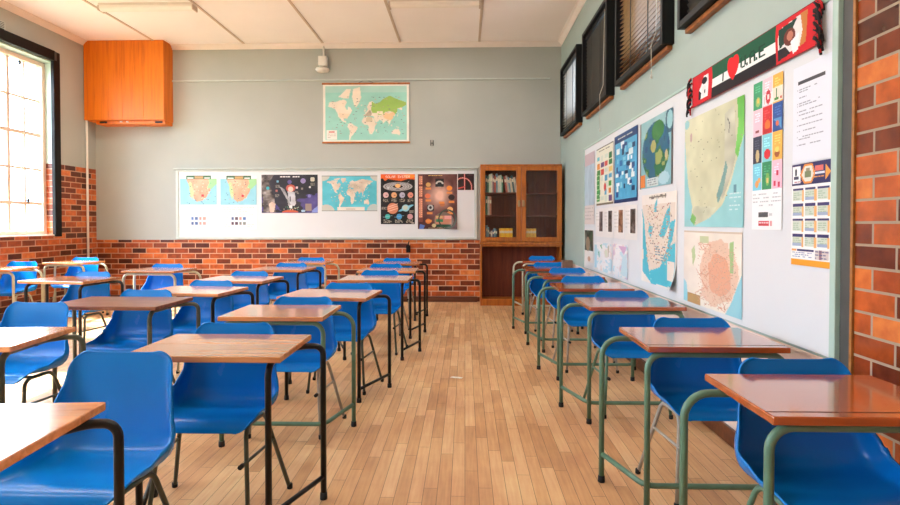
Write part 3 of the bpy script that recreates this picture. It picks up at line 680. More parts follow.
sk = MB(); sk.box((-.955, YB-.03, .80), (-.885, YB-.0005, .92), .006); sk.box((-.94, YB-.055, .86), (-.90, YB-.03, .90), .006); sk.tube([(-.92, YB-.04, .94), (-.905, YB-.035, .985)], .008, 6)
sk.tube([(-.92, YB-.04, .91), (-.92, YB-.04, .94)], .010, 6)
tag(sk.build('wall_socket', M['black_wood']), 'dark plug socket on the brick wall below the back board', 'socket')

# hanging cabinet top left
cb = empty('wall_cabinet', (XL+.012, YB, 2.86))
tag(cb, 'orange varnished wooden box cabinet mounted high in the left corner', 'cabinet')
W = 1.29; Dp = .28; Hh = ZC-.002-2.86
MB().box((0, -Dp+.02, .06), (W, -.001, Hh)).build('body', M['cabinet'], cb)
fp = MB(); xs = [0, .40, .62, .96, W]
for a, b in zip(xs, xs[1:]): fp.box((a+.0012, -Dp, .06), (b-.0012, -Dp+.019, Hh-.0), .0015)
fp.build('front_boards', M['cabinet'], cb)
bt = MB(); bt.box((.16, -Dp+.05, -.0), (W-.01, -.001, .059), .003); br = bt.build('bottom_rail', M['cabinet'], cb)
for x in (.22, 1.12): MB().box((x, -Dp+.045, .015), (x+.12, -Dp+.0495, .045)).build('slot', M['black_wood'], br)
for x in (.55, .65): MB().box((x, -Dp+.042, .03), (x+.04, -Dp+.0495, .05), .003).build('clip', M['white_plastic'], br)

cd = MB().tube([(XL+.03, 8.583, .02), (XL+.03, 8.583, 4.1)], .017, 10)
tag(cd.build('conduit_pipe', M['white_plastic']), 'thin white vertical conduit pipe on the left wall beside the orange cabinet', 'pipe')
vt = empty('air_vent', (XL+.0005, 6.85, 3.87)); tag(vt, 'small slotted air vent high on the left wall above the window', 'vent')
MB().box((0, -.23, -.06), (.012, .23, .06), .004).build('plate', M['alu'], vt)
vs = MB()
for i in range(5): vs.box((.012, -.21, -.046+i*.021), (.014, .21, -.037+i*.021))
vs.build('slots', M['dark_trim'], vt)

# strip lamps; the forward four are added out of view to brighten the floor
LAMP = 14
for i, (x0, x1, y) in enumerate(((-4.84, -3.56, 7.15), (-.99, .20, 7.13), (-4.84, -3.56, 4.15), (-.99, .20, 4.13), (-4.84, -3.56, 1.15), (-.99, .20, 1.13))):
    lp = empty('ceiling_light', ((x0+x1)/2, y, ZC-.001)); hw = (x1-x0)/2
    tag(lp, ['long white strip light on the ceiling near the orange cabinet', 'long white strip light on the ceiling above the hanging map'][i] if i < 2 else 'added out-of-view fill strip on the ceiling further forward than the row near the back wall', 'ceiling light', 'fluorescent strip lights')
    al = bpy.data.lights.new('strip_fill', 'AREA'); al.shape = 'RECTANGLE'; al.size = 2*hw-.08; al.size_y = .09; al.energy = LAMP; al.color = (1, .95, .89)  # fill light under each strip, added to brighten the floor
    ao = bpy.data.objects.new('strip_fill', al); link(ao); ao.location = ((x0+x1)/2, y, ZC-.1)
    MB().box((-hw, -.05, -.035), (hw, .05, 0), .004).build('housing', M['lamp_body'], lp)
    prof = [(-.055, -.036), (-.06, -.06), (-.045, -.085), (-.02, -.095), (.02, -.095), (.045, -.085), (.06, -.06), (.055, -.036)]
    MB().prism([(-hw+.02, a, b) for a, b in prof], (2*hw-.04, 0, 0)).build('diffuser', M['diffuser'], lp)
    for s in (-1, 1): MB().box((s*hw-.02*(s > 0), -.064, -.098), (s*hw+.02*(s < 0), .064, -.034), .005).build('end_cap', M['batten'], lp)

# ---------------------------------------------------------------- bookcase
bk = empty('bookcase', (.862, YB-.02, 0))
tag(bk, 'tall wooden bookcase with two glass doors and an open base in the back corner', 'bookcase')
hw, d = .625, .385       # front at -d
c = MB()
for s in (-1, 1): c.box((s*hw, -d, .96), (s*(hw-.022), 0, 2.17), .002)
c.box((-hw, -d-.012, 2.155), (hw, 0, 2.182), .003); c.box((-hw+.022, -d, .985), (hw-.022, 0, 1.005)); 
c.build('carcass', M['case_wood'], bk)
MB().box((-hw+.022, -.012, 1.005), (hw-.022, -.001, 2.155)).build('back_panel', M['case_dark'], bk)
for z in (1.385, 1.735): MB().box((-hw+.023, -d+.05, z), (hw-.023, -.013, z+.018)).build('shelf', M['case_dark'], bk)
MB().box((-hw-.012, -d-.02, .945), (hw+.012, 0, .984), .005).build('waist_ledge', M['case_wood'], bk)
b = MB()
for s in (-1, 1): b.box((s*hw, -d, 0), (s*(hw-.026), -.001, .944), .002)
b.box((-hw+.027, -d, .915), (hw-.027, -d+.02, .944), .002)
b.build('base_frame', M['case_wood'], bk)
MB().box((-hw+.027, -.06, .10), (hw-.027, -.03, .94)).build('base_back', M['case_dark'], bk)
MB().box((-hw+.027, -d+.005, .0), (hw-.027, -.02, .10), .003).build('plinth', M['case_wood'], bk)
for s in (-1, 1):
    x0, x1 = (-hw+.002, -.003) if s < 0 else (.003, hw-.002)
    dr = MB(); y0, y1 = -d-.022, -d-.001; z0, z1 = 1.0, 2.15; st = .072
    dr.box((x0, y0, z0), (x0+st, y1, z1), .003); dr.box((x1-st, y0, z0), (x1, y1, z1), .003)
    dr.box((x0+st, y0, z0), (x1-st, y1, z0+.062), .003); dr.box((x0+st, y0, z1-.065), (x1-st, y1, z1), .003)
    dd = dr.build('door', M['case_wood'], bk)
    MB().box((x0+st-.005, y1-.010, z0+.057), (x1-st+.005, y1-.006, z1-.06)).build('pane', M['case_glass'], dd)
    xh = x1-.03 if s < 0 else x0+.03
    MB().box((xh-.018, y0-.016, 1.53), (xh+.018, y0, 1.63), .006).build('handle', M['brass'], dd)
# books
def book(x, zb, h, t, dp, col, lean, label, group, cat='book', nm='book'):
    e = empty(nm, (x, YB-.02-.34+dp/2, zb), 0, 0, lean)
    tag(e, label, cat, group)
    if lean: e.location.z = zb + (t/2*abs(math.sin(lean)))+.0005
    m = bookmats.setdefault(col, mat('book_cover', tuple(min(255, int(v*1.12+10)) if sum(col) < 560 else v for v in col), .5, noise=.15, nscale=30))
    c = MB(); hw_ = t/2; th = min(.003, t*.15)
    c.prism([(-hw_, dp/2, 0), (-hw_, -dp/2, 0), (hw_, -dp/2, 0), (hw_, dp/2, 0), (hw_-th, dp/2, 0), (hw_-th, -dp/2+th, 0), (-hw_+th, -dp/2+th, 0), (-hw_+th, dp/2, 0)], (0, 0, h))
    c.build('cover', m, e)
    MB().box((-hw_+th+.0003, -dp/2+th+.0003, .003), (hw_-th-.0003, dp/2-.004, h-.004)).build('pages', M['paper'], e)
    if t > .02:
        band = bookmats.setdefault((235, 228, 210), mat('title_band', (235, 228, 210), .6, noise=.05))
        MB().box((-hw_*.8, -dp/2-.0012, h*.62), (hw_*.8, -dp/2-.0002, h*.8)).build('title_band', band, e)
bookmats = {}
bx = .30; names = {(170, 190, 180): 'pale green', (60, 84, 92): 'slate', (214, 208, 196): 'white', (150, 70, 60): 'red', (90, 130, 150): 'blue', (190, 176, 150): 'cream', (60, 110, 90): 'green', (196, 190, 186): 'light grey', (120, 96, 110): 'mauve'}
ks = [(60, 84, 92), (60, 110, 90), (170, 190, 180), (214, 208, 196), (120, 96, 110), (150, 70, 60), (90, 130, 150), (214, 208, 196), (170, 190, 180), (60, 110, 90), (150, 70, 60), (196, 190, 186), (90, 130, 150), (190, 176, 150), (60, 84, 92), (214, 208, 196)]
ordn = ['first', 'second', 'third', 'fourth', 'fifth', 'sixth', 'seventh', 'eighth', 'ninth', 'tenth', 'eleventh', 'twelfth', 'thirteenth', 'fourteenth', 'fifteenth', 'sixteenth']
x = .318
for i, k in enumerate(ks):
    t_ = [.026, .022, .03, .024, .022, .028, .026, .03][i % 8]
    h_ = [.27, .25, .28, .29, .27, .25, .29, .26][i % 8]-(.03 if i > 9 else 0)
    ln = 0 if i < 10 else -R(8)
    if i == 10: x += .042
    book(x+t_/2, 1.7535, h_, t_, .19, k, ln, '%s book on the top shelf of the bookcase, %s from the left' % (names[k], ordn[i]), 'books on the top shelf'); x += t_+.0015+(.0012 if ln else 0)
x = .318
for i, k in enumerate([(60, 110, 90), (196, 190, 186), (170, 110, 90)]):
    book(x+.016, 1.4035, [.30, .29, .29][i], .028, .19, k, 0, '%s book on the middle shelf of the bookcase' % ['green', 'light grey', 'dull red'][i], 'books on the middle shelf'); x += .030
x = .325
for i, k in enumerate([(120, 136, 150), (120, 140, 150), (90, 60, 70), (200, 200, 196), (60, 80, 120), (90, 130, 150), (60, 84, 92)]):
    book(x+.012, 1.0055, [.24, .21, .17, .15, .17, .19, .18][i], .022, .18, k, 0, '%s book at the left of the bottom glazed shelf, %s from the end' % (['grey blue', 'steel blue', 'maroon', 'white', 'navy', 'light blue', 'slate'][i], ordn[i]), 'books on the bottom glazed shelf'); x += .025
x = .535
for i in range(8):
    k = (230, 168, 24) if i % 3 else (214, 148, 20)
    book(x+.0125, 1.0055, .19+(i % 2)*.003, .024, .18, k, 0, 'yellow magazine volume behind the left glass door, %s from the left' % ordn[i], 'yellow volumes behind the left door'); x += .0252
x = .93
for i in range(6):
    k = (222, 176, 74) if i % 2 else (206, 158, 66)
    book(x+.014, 1.0055, .185+(i % 2)*.004, .027, .18, k, 0, 'faded yellow volume behind the right glass door, %s from the left' % ordn[i], 'yellow volumes behind the right door'); x += .0285

# ---------------------------------------------------------------- right wall: board, posters, scarf
rb = empty('notice_board', (XR, (2.29+7.04)/2, 1.455), -math.pi/2)
tag(rb, 'long white notice board covered in maps along the right wall', 'board')
hl = (7.04-2.29)/2
MB().box((-hl+.02, -.012, -.74), (hl-.022, -.0005, .755)).build('panel', M['white_board'], rb)
f = MB(); f.box((-hl, -.02, .755), (hl, -.0005, .775), .003); f.box((-hl, -.02, -.72), (-hl+.02, -.0005, .755), .003); f.box((hl-.022, -.022, -.74), (hl+.014, -.0005, .755), .003)
f.build('frame', M['green_frame'], rb)
ro = .0155
def relief_map():
    c = Canvas(100, 96, (150, 206, 206)); c.addnoise(6, 2)
    P = [(-5, 0), (100, 0), (100, 28), (94, 40), (88, 50), (82, 62), (70, 78), (54, 86), (36, 90), (22, 94), (14, 88), (16, 78), (8, 60), (4, 40), (0, 16)]
    m = c.poly(P, (210, 208, 172), 12, 5)
    c.poly([(14, 88), (20, 78), (60, 80), (50, 88), (22, 95)], (206, 206, 176), 26, 3); c.poly([(72, 8), (86, 4), (90, 40), (84, 54), (76, 66), (70, 74), (64, 68), (72, 44)], (206, 204, 180), 24, 8)
    c.poly([(90, 0), (100, 0), (100, 28), (95, 36), (92, 44), (88, 40), (92, 20)], (120, 200, 90), 14); c.poly([(12, 90), (16, 84), (24, 88), (20, 95)], (120, 180, 90), 14); c.poly([(60, 70), (70, 54), (74, 44), (77, 50), (70, 68), (62, 78)], (130, 170, 160), 24, 4)
    c.ell(4, 4, 5, 4, (150, 200, 200)); c.ell(13, 17, 2, 4, (190, 160, 150)); c.line([(76, 12), (80, 18), (78, 24)], (90, 90, 80), 1)
    c.speckle(60, [(170, 170, 130), (150, 150, 120)], 3, (1, 2), m=m); c.greek(80, 70, 96, 84, (210, 226, 224), 3); c.rect(86, 64, 90, 70, (90, 140, 150))
    return c
def road_map():
    c = Canvas(100, 90, (236, 224, 208)); c.addnoise(6, 12); c.rect(0, 0, 100, 2, (208, 186, 160))
    c.poly([(0, 62), (6, 66), (10, 90), (0, 90)], (150, 206, 216)); c.poly([(100, 44), (94, 56), (86, 74), (76, 90), (100, 90)], (150, 206, 216))
    m = c.mask([(0, 3), (100, 3), (96, 50), (84, 76), (74, 90), (10, 90), (4, 60)])
    n = c.noise(1, 3); k = m & (np.hypot((c.X-64)/34, (c.Y-48)/40)+n*.25 < 1); c.a[k] = c.a[k]*.6+np.array((220, 150, 110))*.4
    k = m & (np.hypot((c.X-66)/18, (c.Y-50)/22)+n*.25 < 1); c.a[k] = c.a[k]*.6+np.array((226, 130, 90))*.4
    c.poly([(16, 24), (22, 18), (24, 32), (19, 44)], (190, 204, 150)); c.rect(32, 6, 48, 14, (200, 206, 160)); c.poly([(82, 12), (88, 10), (88, 44), (83, 44)], (160, 196, 130)); c.rect(8, 78, 34, 90, (190, 150, 96))
    c.speckle(420, [(214, 178, 150), (216, 160, 130), (200, 176, 154), (196, 160, 136)], 6, (1, 2), (28, 14, 92, 88), m)
    for i in range(14):
        g = random.Random(i); x, y = g.uniform(30, 84), g.uniform(20, 80); p = [(x, y)]
        for q in range(4): x += g.uniform(-12, 12); y += g.uniform(-12, 12); p.append((x, y))
        c.line(p, (216, 160, 132), .8)
    return c
def blue_world_poster():
    c = Canvas(76, 58, (150, 190, 190)); c.addnoise(10, 3); c.rect(2, 14, 74, 58, (130, 180, 186)); c.rect(0, 0, 3, 58, (110, 90, 70)); c.rect(73, 0, 76, 58, (90, 86, 84))
    c.ell(38, 28, 32, 24, (30, 96, 124)); m = np.hypot((c.X-38)/32, (c.Y-28)/24) < 1; n = c.noise(1, 17, (5, 9, 17))
    k = m & (n > .25); c.a[k] = (40, 110, 66); k = m & (n > .75); c.a[k] = (150, 160, 90); k = m & (n < -.8); c.a[k] = (24, 70, 112)
    c.ell(44, 12, 14, 8, (54, 122, 62)); c.ell(34, 24, 6, 5, (172, 166, 96)); c.ell(63, 34, 3, 4, (196, 176, 130)); c.ring(70, 8, 7, 8, 2, (40, 90, 110)); c.ell(70, 8, 6, 7, (150, 196, 200)); c.rect(2, 46, 14, 57, (226, 130, 60)); c.rect(18, 50, 46, 57, (200, 210, 206)); c.ell(58, 52, 12, 5, (170, 206, 214)); c.greek(20, 51, 44, 56, (140, 150, 150), 2)
    return c
def teal_poster():
    c = Canvas(60, 60, (24, 70, 120)); c.rect(2, 2, 58, 57, (70, 160, 196)); c.addnoise(10, 4)
    g = random.Random(6)
    for i in range(46):
        x, y = g.uniform(3, 50), g.uniform(3, 52); c.rect(x, y, x+g.uniform(3, 9), y+g.uniform(2, 6), g.choice([(226, 232, 232), (20, 70, 130), (36, 110, 170), (220, 226, 220), (120, 190, 210), (24, 60, 100)]))
    c.rect(2, 2, 58, 7, (24, 60, 110)); c.greek(10, 3, 50, 6, (220, 220, 200), 3); c.rect(0, 57, 60, 60, (20, 50, 100)); c.rect(0, 0, 2, 60, (20, 50, 100)); c.rect(58, 0, 60, 60, (20, 50, 100))
    return c
def green_poster():
    c = Canvas(60, 60, (226, 222, 200)); c.rect(0, 0, 60, 1, (90, 90, 80)); c.rect(59, 0, 60, 60, (110, 110, 100)); c.greek(10, 3, 54, 6, (90, 80, 60), 3)
    g = random.Random(9)
    cols = [(70, 160, 70), (230, 140, 50), (90, 180, 190), (110, 80, 130), (60, 140, 60), (210, 70, 60), (80, 170, 180), (40, 120, 60), (230, 200, 110), (90, 170, 200)]
    for i in range(4):
        for j in range(7):
            if g.random() < .85: c.rect(3+i*14, 9+j*7, 3+i*14+g.uniform(7, 12), 9+j*7+g.uniform(4, 6.5), cols[(i*2+j+g.randint(0, 2)) % 10] if i in (0, 3) or g.random() < .5 else (206, 214, 196))
    c.rect(2, 26, 13, 56, (60, 150, 70)); c.greek(2, 28, 13, 55, (200, 220, 180), 5)
    c.ell(32, 42, 4, 4, (220, 60, 50)); c.rect(1, 58, 60, 60, (120, 110, 90))
    return c
def faded_poster():
    c = Canvas(36, 60, (206, 190, 184)); c.rect(0, 0, 36, 44, (176, 196, 206)); c.addnoise(14, 3); c.rect(0, 0, 36, 10, (196, 176, 180)); c.rect(0, 44, 36, 60, (220, 206, 198)); c.greek(3, 46, 33, 58, (190, 176, 168), 3)
    return c
def bark_poster(k):
    c = Canvas(30, 26, (232, 226, 220)); c.greek(2, 4, 12, 18, (212, 206, 200), 3, k); q = [(96, 84, 84), (80, 70, 66), (140, 96, 66), (76, 62, 54)][k]
    c.rect(14, 3, 26, 21, q); c.a[3:21, 14:26] = np.clip(c.a[3:21, 14:26]+c.noise(40, k, (9, 17, 25))[3:21, 14:26, None], 0, 255)
    return c
def blot_map():
    c = Canvas(60, 70, (238, 228, 216)); c.addnoise(5, 3)
    aq = (78, 184, 200)
    c.rect(2, 8, 58, 62, (228, 210, 192)); c.poly([(0, 10), (5, 20), (8, 36), (14, 58), (20, 70), (2, 62), (2, 20)], aq); c.poly([(58, 20), (54, 34), (44, 48), (34, 62), (18, 66), (16, 60), (34, 56), (46, 40), (50, 22)], aq); c.poly([(58, 36), (58, 68), (18, 70), (22, 60), (38, 54), (48, 40)], aq)
    for p in ([(14, 22), (22, 26), (18, 34), (13, 30)], [(24, 8), (29, 4), (28, 14), (23, 14)], [(44, 14), (50, 10), (50, 22), (40, 34), (32, 32)]): c.poly(p, aq)
    c.rect(0, 44, 4, 52, (232, 222, 206)); c.rect(46, 50, 57, 64, (226, 214, 200)); c.rect(14, 1, 44, 4, (110, 100, 90)); c.greek(14, 1, 44, 4, (220, 210, 190), 2)
    c.speckle(260, [(150, 130, 120), (190, 130, 110), (210, 190, 150)], 4, (1, 2), (8, 8, 52, 54)); c.greek(26, 40, 44, 52, (110, 150, 160), 2, 4)
    return c
def pale_map(k):
    c = Canvas(36, 40, (232, 228, 226)); c.addnoise(5, k)
    n = c.noise(1, 20+k); c.a[n > .35] = (228, 210, 204); c.a[n > .8] = (206, 184, 206) if k else (210, 214, 190); c.a[n < -.6] = (186, 216, 224)
    if not k: c.rect(0, 4, 5, 38, (164, 208, 222)); c.poly([(12, 4), (16, 2), (17, 10)], (110, 170, 130)); c.poly([(8, 14), (11, 12), (11, 24)], (100, 170, 140)); c.poly([(28, 4), (31, 2), (30, 22)], (186, 176, 150))
    else: c.poly([(24, 14), (34, 10), (36, 38), (20, 36)], (190, 214, 220)); c.poly([(14, 2), (34, 2), (28, 12)], (206, 170, 200))
    return c
def dark_poster():
    c = Canvas(30, 40, (230, 222, 214)); c.rect(1, 1, 29, 26, (60, 72, 62)); c.a[1:26, 1:29] = np.clip(c.a[1:26, 1:29]+c.noise(50, 3, (5, 9, 15))[1:26, 1:29, None], 0, 255); c.ell(12, 18, 6, 9, (150, 130, 106)); c.ell(22, 8, 6, 5, (50, 80, 60)); c.ell(16, 36, 5, 3, (200, 160, 130))
    return c
def fruit_chart():
    c = Canvas(60, 120, (240, 240, 238))
    cols = [[(60, 160, 110), (240, 200, 206), (240, 176, 70)], [(240, 196, 206), (216, 44, 50), (40, 80, 150)], [(50, 54, 76), (130, 206, 214), (240, 180, 80)], [(120, 200, 220), (44, 140, 90), (246, 190, 206)]]
    for r_ in range(4):
        for k in range(3):
            x, y = 1+k*20, r_*22; c.rect(x, y, x+19.4, y+21.5, cols[r_][k]); c.greek(x+4, y+3, x+15, y+10, tuple(min(255, v+40) for v in cols[r_][k]), 2, r_*3+k)
    c.rect(21, 12, 40, 21, (246, 230, 226)); c.rect(41, 10, 60, 21, (250, 226, 206))
    c.ell(11, 16, 5, 4, (150, 190, 110)); c.ell(11, 15, 2.5, 2, (220, 190, 90)); c.ring(32, 15, 3.4, 4, 1.4, (200, 40, 44)); c.rect(24, 14, 25, 20, (200, 160, 150)); c.rect(47, 11, 49, 20, (60, 130, 60)); c.rect(44, 18, 52, 20, (70, 140, 60)); c.rect(55, 18, 58, 20, (200, 80, 60))
    c.rect(6, 39, 14, 41, (150, 60, 60)); c.ell(31, 37, 5, 4, (240, 120, 50)); c.rect(24, 40, 39, 43, (200, 30, 36)); c.poly([(42, 34), (58, 34), (58, 43), (50, 38)], (90, 150, 200)); c.ell(50, 38, 3, 2, (220, 110, 70))
    c.ell(11, 60, 4, 5, (200, 180, 130)); c.ell(31, 60, 6, 4, (216, 40, 50)); c.ell(50, 61, 5, 3, (170, 90, 50)); c.ell(50, 58, 4, 2, (250, 210, 110))
    c.ell(10, 83, 4, 3, (236, 160, 80)); c.ell(15, 80, 3, 2, (240, 170, 90)); c.ell(32, 80, 4, 5, (120, 180, 90)); c.ell(32, 81, 2, 2.5, (220, 190, 110))
    for x, y in ((46, 84), (54, 85), (51, 76)): c.ell(x, y, 2.4, 2.4, (214, 40, 80))
    c.greek(2, 91, 58, 102, (190, 190, 190), 3, 4); c.rect(14, 106, 34, 110, (80, 80, 84)); c.rect(36, 107, 42, 109, (200, 200, 200)); c.rect(14, 113, 36, 117, (206, 60, 70)); c.rect(38, 113, 42, 117, (220, 150, 150)); c.greek(15, 114, 35, 116, (240, 220, 220), 2)
    return c
def letter():
    c = Canvas(60, 84, (228, 230, 236)); c.rect(8, 13, 50, 16, (60, 60, 66)); c.greek(8, 13.5, 50, 15.5, (120, 120, 124), 2)
    y = 20
    for i, l in enumerate((38, 14, 0, 12, 0, 40, 32, 0, 38, 26, 0, 40, 0, 36, 0, 34, 0, 40, 20, 0, 40)):
        if l: c.greek(10, y, 10+l, y+1, (160, 162, 168), 3, i, 1, .9)
        if l > 30: c.rect(7, y, 8, y+1, (150, 150, 156))
        y += 2.4
    return c
def calendar():
    c = Canvas(60, 100, (240, 238, 234)); c.rect(0, 0, 60, 21, (44, 38, 92)); c.rect(1, 2, 14, 19, (244, 242, 240)); c.ell(6.5, 8, 2, 3.5, (30, 30, 40)); c.rect(3, 12, 11, 15, (60, 60, 90))
    c.poly([(13, 11), (20, 1), (33, 1), (38, 11), (32, 20), (20, 20)], (238, 150, 60)); c.poly([(16, 11), (21, 3), (32, 3), (35, 11), (31, 18), (21, 18)], (226, 222, 206)); c.rect(21, 8, 31, 14, (120, 130, 90)); c.rect(23, 5, 29, 8, (150, 140, 110))
    c.rect(37, 4, 49, 9, (226, 110, 100)); c.rect(37, 10, 51, 12, (220, 220, 226)); c.poly([(52, 3), (60, 11), (52, 18)], (244, 160, 70)); c.greek(36, 14, 50, 17, (240, 160, 80), 3); c.greek(4, 17, 16, 20, (190, 120, 120), 3)
    for r_ in range(4):
        for k in range(3):
            x, y = 2+k*19.5, 24+r_*15; c.rect(x, y, x+17, y+2.5, (56, 50, 104)); c.rect(x, y+2.5, x+17, y+12, (206, 214, 196)); c.rect(x+15, y+2.5, x+18, y+13, (244, 180, 110)); c.greek(x+1, y+4, x+14, y+11, (170, 190, 160), 2, r_*3+k)
            if (r_+k) % 2: c.rect(x, y+9, x+15, y+12, (160, 176, 200))
    c.rect(10, 84, 36, 86, (56, 50, 104)); c.rect(1, 84, 9, 86, (240, 160, 80)); c.greek(2, 87, 34, 93, (150, 160, 190), 2); c.rect(38, 84, 58, 93, (210, 196, 190)); c.rect(44, 84, 48, 93, (150, 110, 120)); c.greek(38, 85, 58, 92, (90, 90, 130), 3)
    c.rect(0, 94, 60, 100, (242, 160, 40)); c.greek(14, 95.5, 48, 97, (150, 90, 30), 3)
    return c
RP = [
    ('map', 'large green relief map of southern Africa under the red scarf', 'map', relief_map(), (3.832, 3.028, 1.255, 1.982), None),
    ('map', 'orange road map of southern Africa below the green relief map', 'map', road_map(), (3.835, 3.038, .745, 1.228), None),
    ('map', 'turquoise and cream map sheet with a curled corner, right of the small tree cards', 'map', blot_map(), (4.745, 3.968, .785, 1.515), lambda U, V: .06*np.clip((U+V-1.7)/.3, 0, 1)**2),
    ('poster', 'dark blue and green world poster left of the scarf', 'poster', blue_world_poster(), (4.80, 4.055, 1.57, 2.132), None),
    ('poster', 'bright teal poster with dark blue border on the right wall', 'poster', teal_poster(), (5.62, 4.865, 1.478, 2.15), None),
    ('poster', 'cream poster with green and orange blocks on the right wall', 'poster', green_poster(), (6.38, 5.655, 1.48, 2.125), None),
    ('poster', 'faded blue and pink poster at the far end of the notice board', 'poster', faded_poster(), (7.0, 6.47, 1.265, 2.135), None),
    ('poster', 'small dark green picture sheet low at the far end of the notice board', 'poster', dark_poster(), (7.0, 6.51, .80, 1.20), None),
    ('map', 'pale washed out map with blue edge low on the notice board', 'map', pale_map(0), (6.45, 5.70, .745, 1.06), None),
    ('map', 'pale pink and lilac map sheet low on the notice board', 'map', pale_map(1), (5.66, 5.15, .745, 1.07), None),
    ('poster', 'long chart of twelve coloured food squares below the right end of the scarf', 'poster', fruit_chart(), (2.94, 2.668, 1.246, 2.01), None),
    ('notice', 'typed white letter with a dark heading at the right end of the notice board', 'notice', letter(), (2.585, 2.315, 1.553, 1.992), None),
    ('calendar', 'purple and orange year calendar below the typed letter', 'calendar', calendar(), (2.588, 2.316, 1.088, 1.548), None),
]
for nm, lb, ct, cv, bx_, cl in RP: poster(nm, lb, ct, cv, 'r', bx_, ro, curl=cl)
for k in range(4):
    y1 = 6.41-k*.388
    poster('card', 'small white card with a tree bark photo, %s from the bookcase end' % ordn[k], 'card', bark_poster(k), 'r', (y1, y1-.375, 1.125, 1.445), ro, group='tree bark cards in a row')

# scarf
SW, SH = 1.30, .20
def scarf_canvas():
    c = Canvas(322, 46, (206, 24, 34)); K = 2; g, wt, bk_ = (20, 86, 56), (236, 236, 230), (28, 24, 26)
    x0, x1 = 71, 242
    c.rect(x0, 0, x1, 19, g); c.rect(x0, 19, x1, 31, wt); c.rect(x0, 31, x1, 46, bk_)
    c.rect(0, 0, 322, 1, (120, 16, 22)); c.rect(0, 45, 322, 46, (120, 16, 22))
    c.rect(104, 19, 108, 30, (16, 60, 40))
    hx, hy = 136, 21
    t = np.hypot((c.X-hx)/19, (c.Y-hy-1)/17); u, v = (c.X-hx)/15, -(c.Y-hy-1)/14
    c.a[(u*u+v*v-1)**3-u*u*v**3 <= 0] = (230, 24, 30)
    # left badge : white headscarf and dark beard patch, generic
    c.rect(24, 7, 58, 39, (236, 232, 228)); c.poly([(24, 7), (42, 7), (34, 18), (24, 26)], (200, 24, 34)); c.ell(44, 14, 9, 5, (30, 26, 28)); c.ell(44, 29, 8, 8, (226, 222, 218)); c.ell(46, 30, 2.5, 3, (60, 40, 40)); c.poly([(24, 24), (34, 30), (32, 39), (24, 39)], (30, 26, 28))
    # right picture : generic figure in a white headscarf
    P = lambda pts: [(x+22, y) for x, y in pts]
    c.poly(P([(226, 8), (280, 4), (276, 36), (224, 40)]), (228, 220, 214)); c.poly(P([(226, 8), (262, 6), (248, 22), (228, 30)]), (24, 60, 46)); c.poly(P([(268, 4), (281, 4), (278, 36), (266, 38), (272, 22)]), (196, 120, 56)); c.ell(270, 22, 11, 9, (110, 52, 40)); c.ell(271, 21, 6, 5, (190, 120, 96)); c.poly(P([(224, 30), (240, 30), (250, 40), (224, 42)]), (40, 34, 36)); c.poly(P([(250, 28), (266, 22), (264, 40), (254, 42)]), (240, 236, 232))
    c.a = c.a.repeat(2, 0).repeat(2, 1); c.h *= 2; c.w *= 2; c.Y, c.X = np.mgrid[0:c.h, 0:c.w]+.5
    dg = (12, 64, 42)
    for ch, x in (('U', 314), ('A', 362), ('E', 408)):
        for q in (0, 1.5, 3): c.text(x+q, 26, ch, dg, 5.6, 4)
    for x in (346, 394): c.rect(x, 47, x+8, 54, dg)
    return c
sf = empty('scarf', (XR-.021, 3.045, 2.145), -math.pi/2)
tag(sf, 'red, green, white and black I love UAE scarf pinned above the maps', 'scarf', )
me = sheet(scarf_canvas(), SW, SH, None, .006, 3); me.materials.append(M['cloth']); o = bpy.data.objects.new('cloth', me); link(o, sf)
for s in (-1, 1):
    fb = MB(); g = random.Random(3+s)
    for i in range(26):
        z = -SH/2+SH*(i+.5)/26; y = -.004-g.uniform(0, .02); fb.mi = 1 if i % 4 == 1 else 0
        x0 = s*SW/2; L_ = g.uniform(.03, .05)
        fb.tube([(x0-s*.004, y, z), (x0+s*L_*.4, y-.004, z-.01), (x0+s*L_*.75, y-.002, z-.03), (x0+s*L_*.8, y, z-.055)], .0055, 6)
    fb.build('fringe', [M['fringe'], M['fringe_red']], sf)

# carton on the ledge
cx_ = MB(); cx_.box((-.06, -.05, 0), (.06, .05, .075), .003); cx_.box((-.062, -.052, .0752), (-.002, .052, .0785)); cx_.box((.002, -.052, .0752), (.062, .052, .0785))
o = cx_.build('carton', M['carton'], None, (1.235, 6.63, .7503)); tag(o, 'small brown carton on the second red desk from the bookcase', 'box')
# paper scrap
pz = MB(); n = 6
for i in range(n):
    x0, x1 = -.05+i*.1/n, -.05+(i+1)*.1/n; z0, z1 = .004*abs(math.sin(i*1.3)), .004*abs(math.sin((i+1)*1.3))
    pz.prism([(x0, -.02, z0+.001), (x1, -.022, z1+.001), (x1, .02, z1+.001), (x0, .018, z0+.001)], (0, 0, .0012))
bmesh.ops.remove_doubles(pz.bm, verts=pz.bm.verts, dist=.0001)
o = pz.build('paper_scrap', M['paper'], None, (-.07, 4.48, .0003)); o.rotation_euler.z = R(-15); tag(o, 'torn white paper scrap on the wooden floor in the aisle', 'paper')

# ---------------------------------------------------------------- desks
TR = .0135
def top_mesh(W, D, red):
    t = MB(); t.box((-W/2, -D/2, .725), (W/2, D/2, .75), .0045)
    return t.mesh('tabletop', M['top_red'] if red else M['top_light'])
mesh_cache = {}
def cached(key, fn):
    if key not in mesh_cache: mesh_cache[key] = fn()
    return mesh_cache[key]
def inst(name, me, parent, material=None):
    o = bpy.data.objects.new(name, me); link(o, parent); return o
def foot(x, y): return MB().lathe([(.0165, 0), (.0175, .004), (.0165, .03), (.0137, .032)], (x, y, 0), 12)

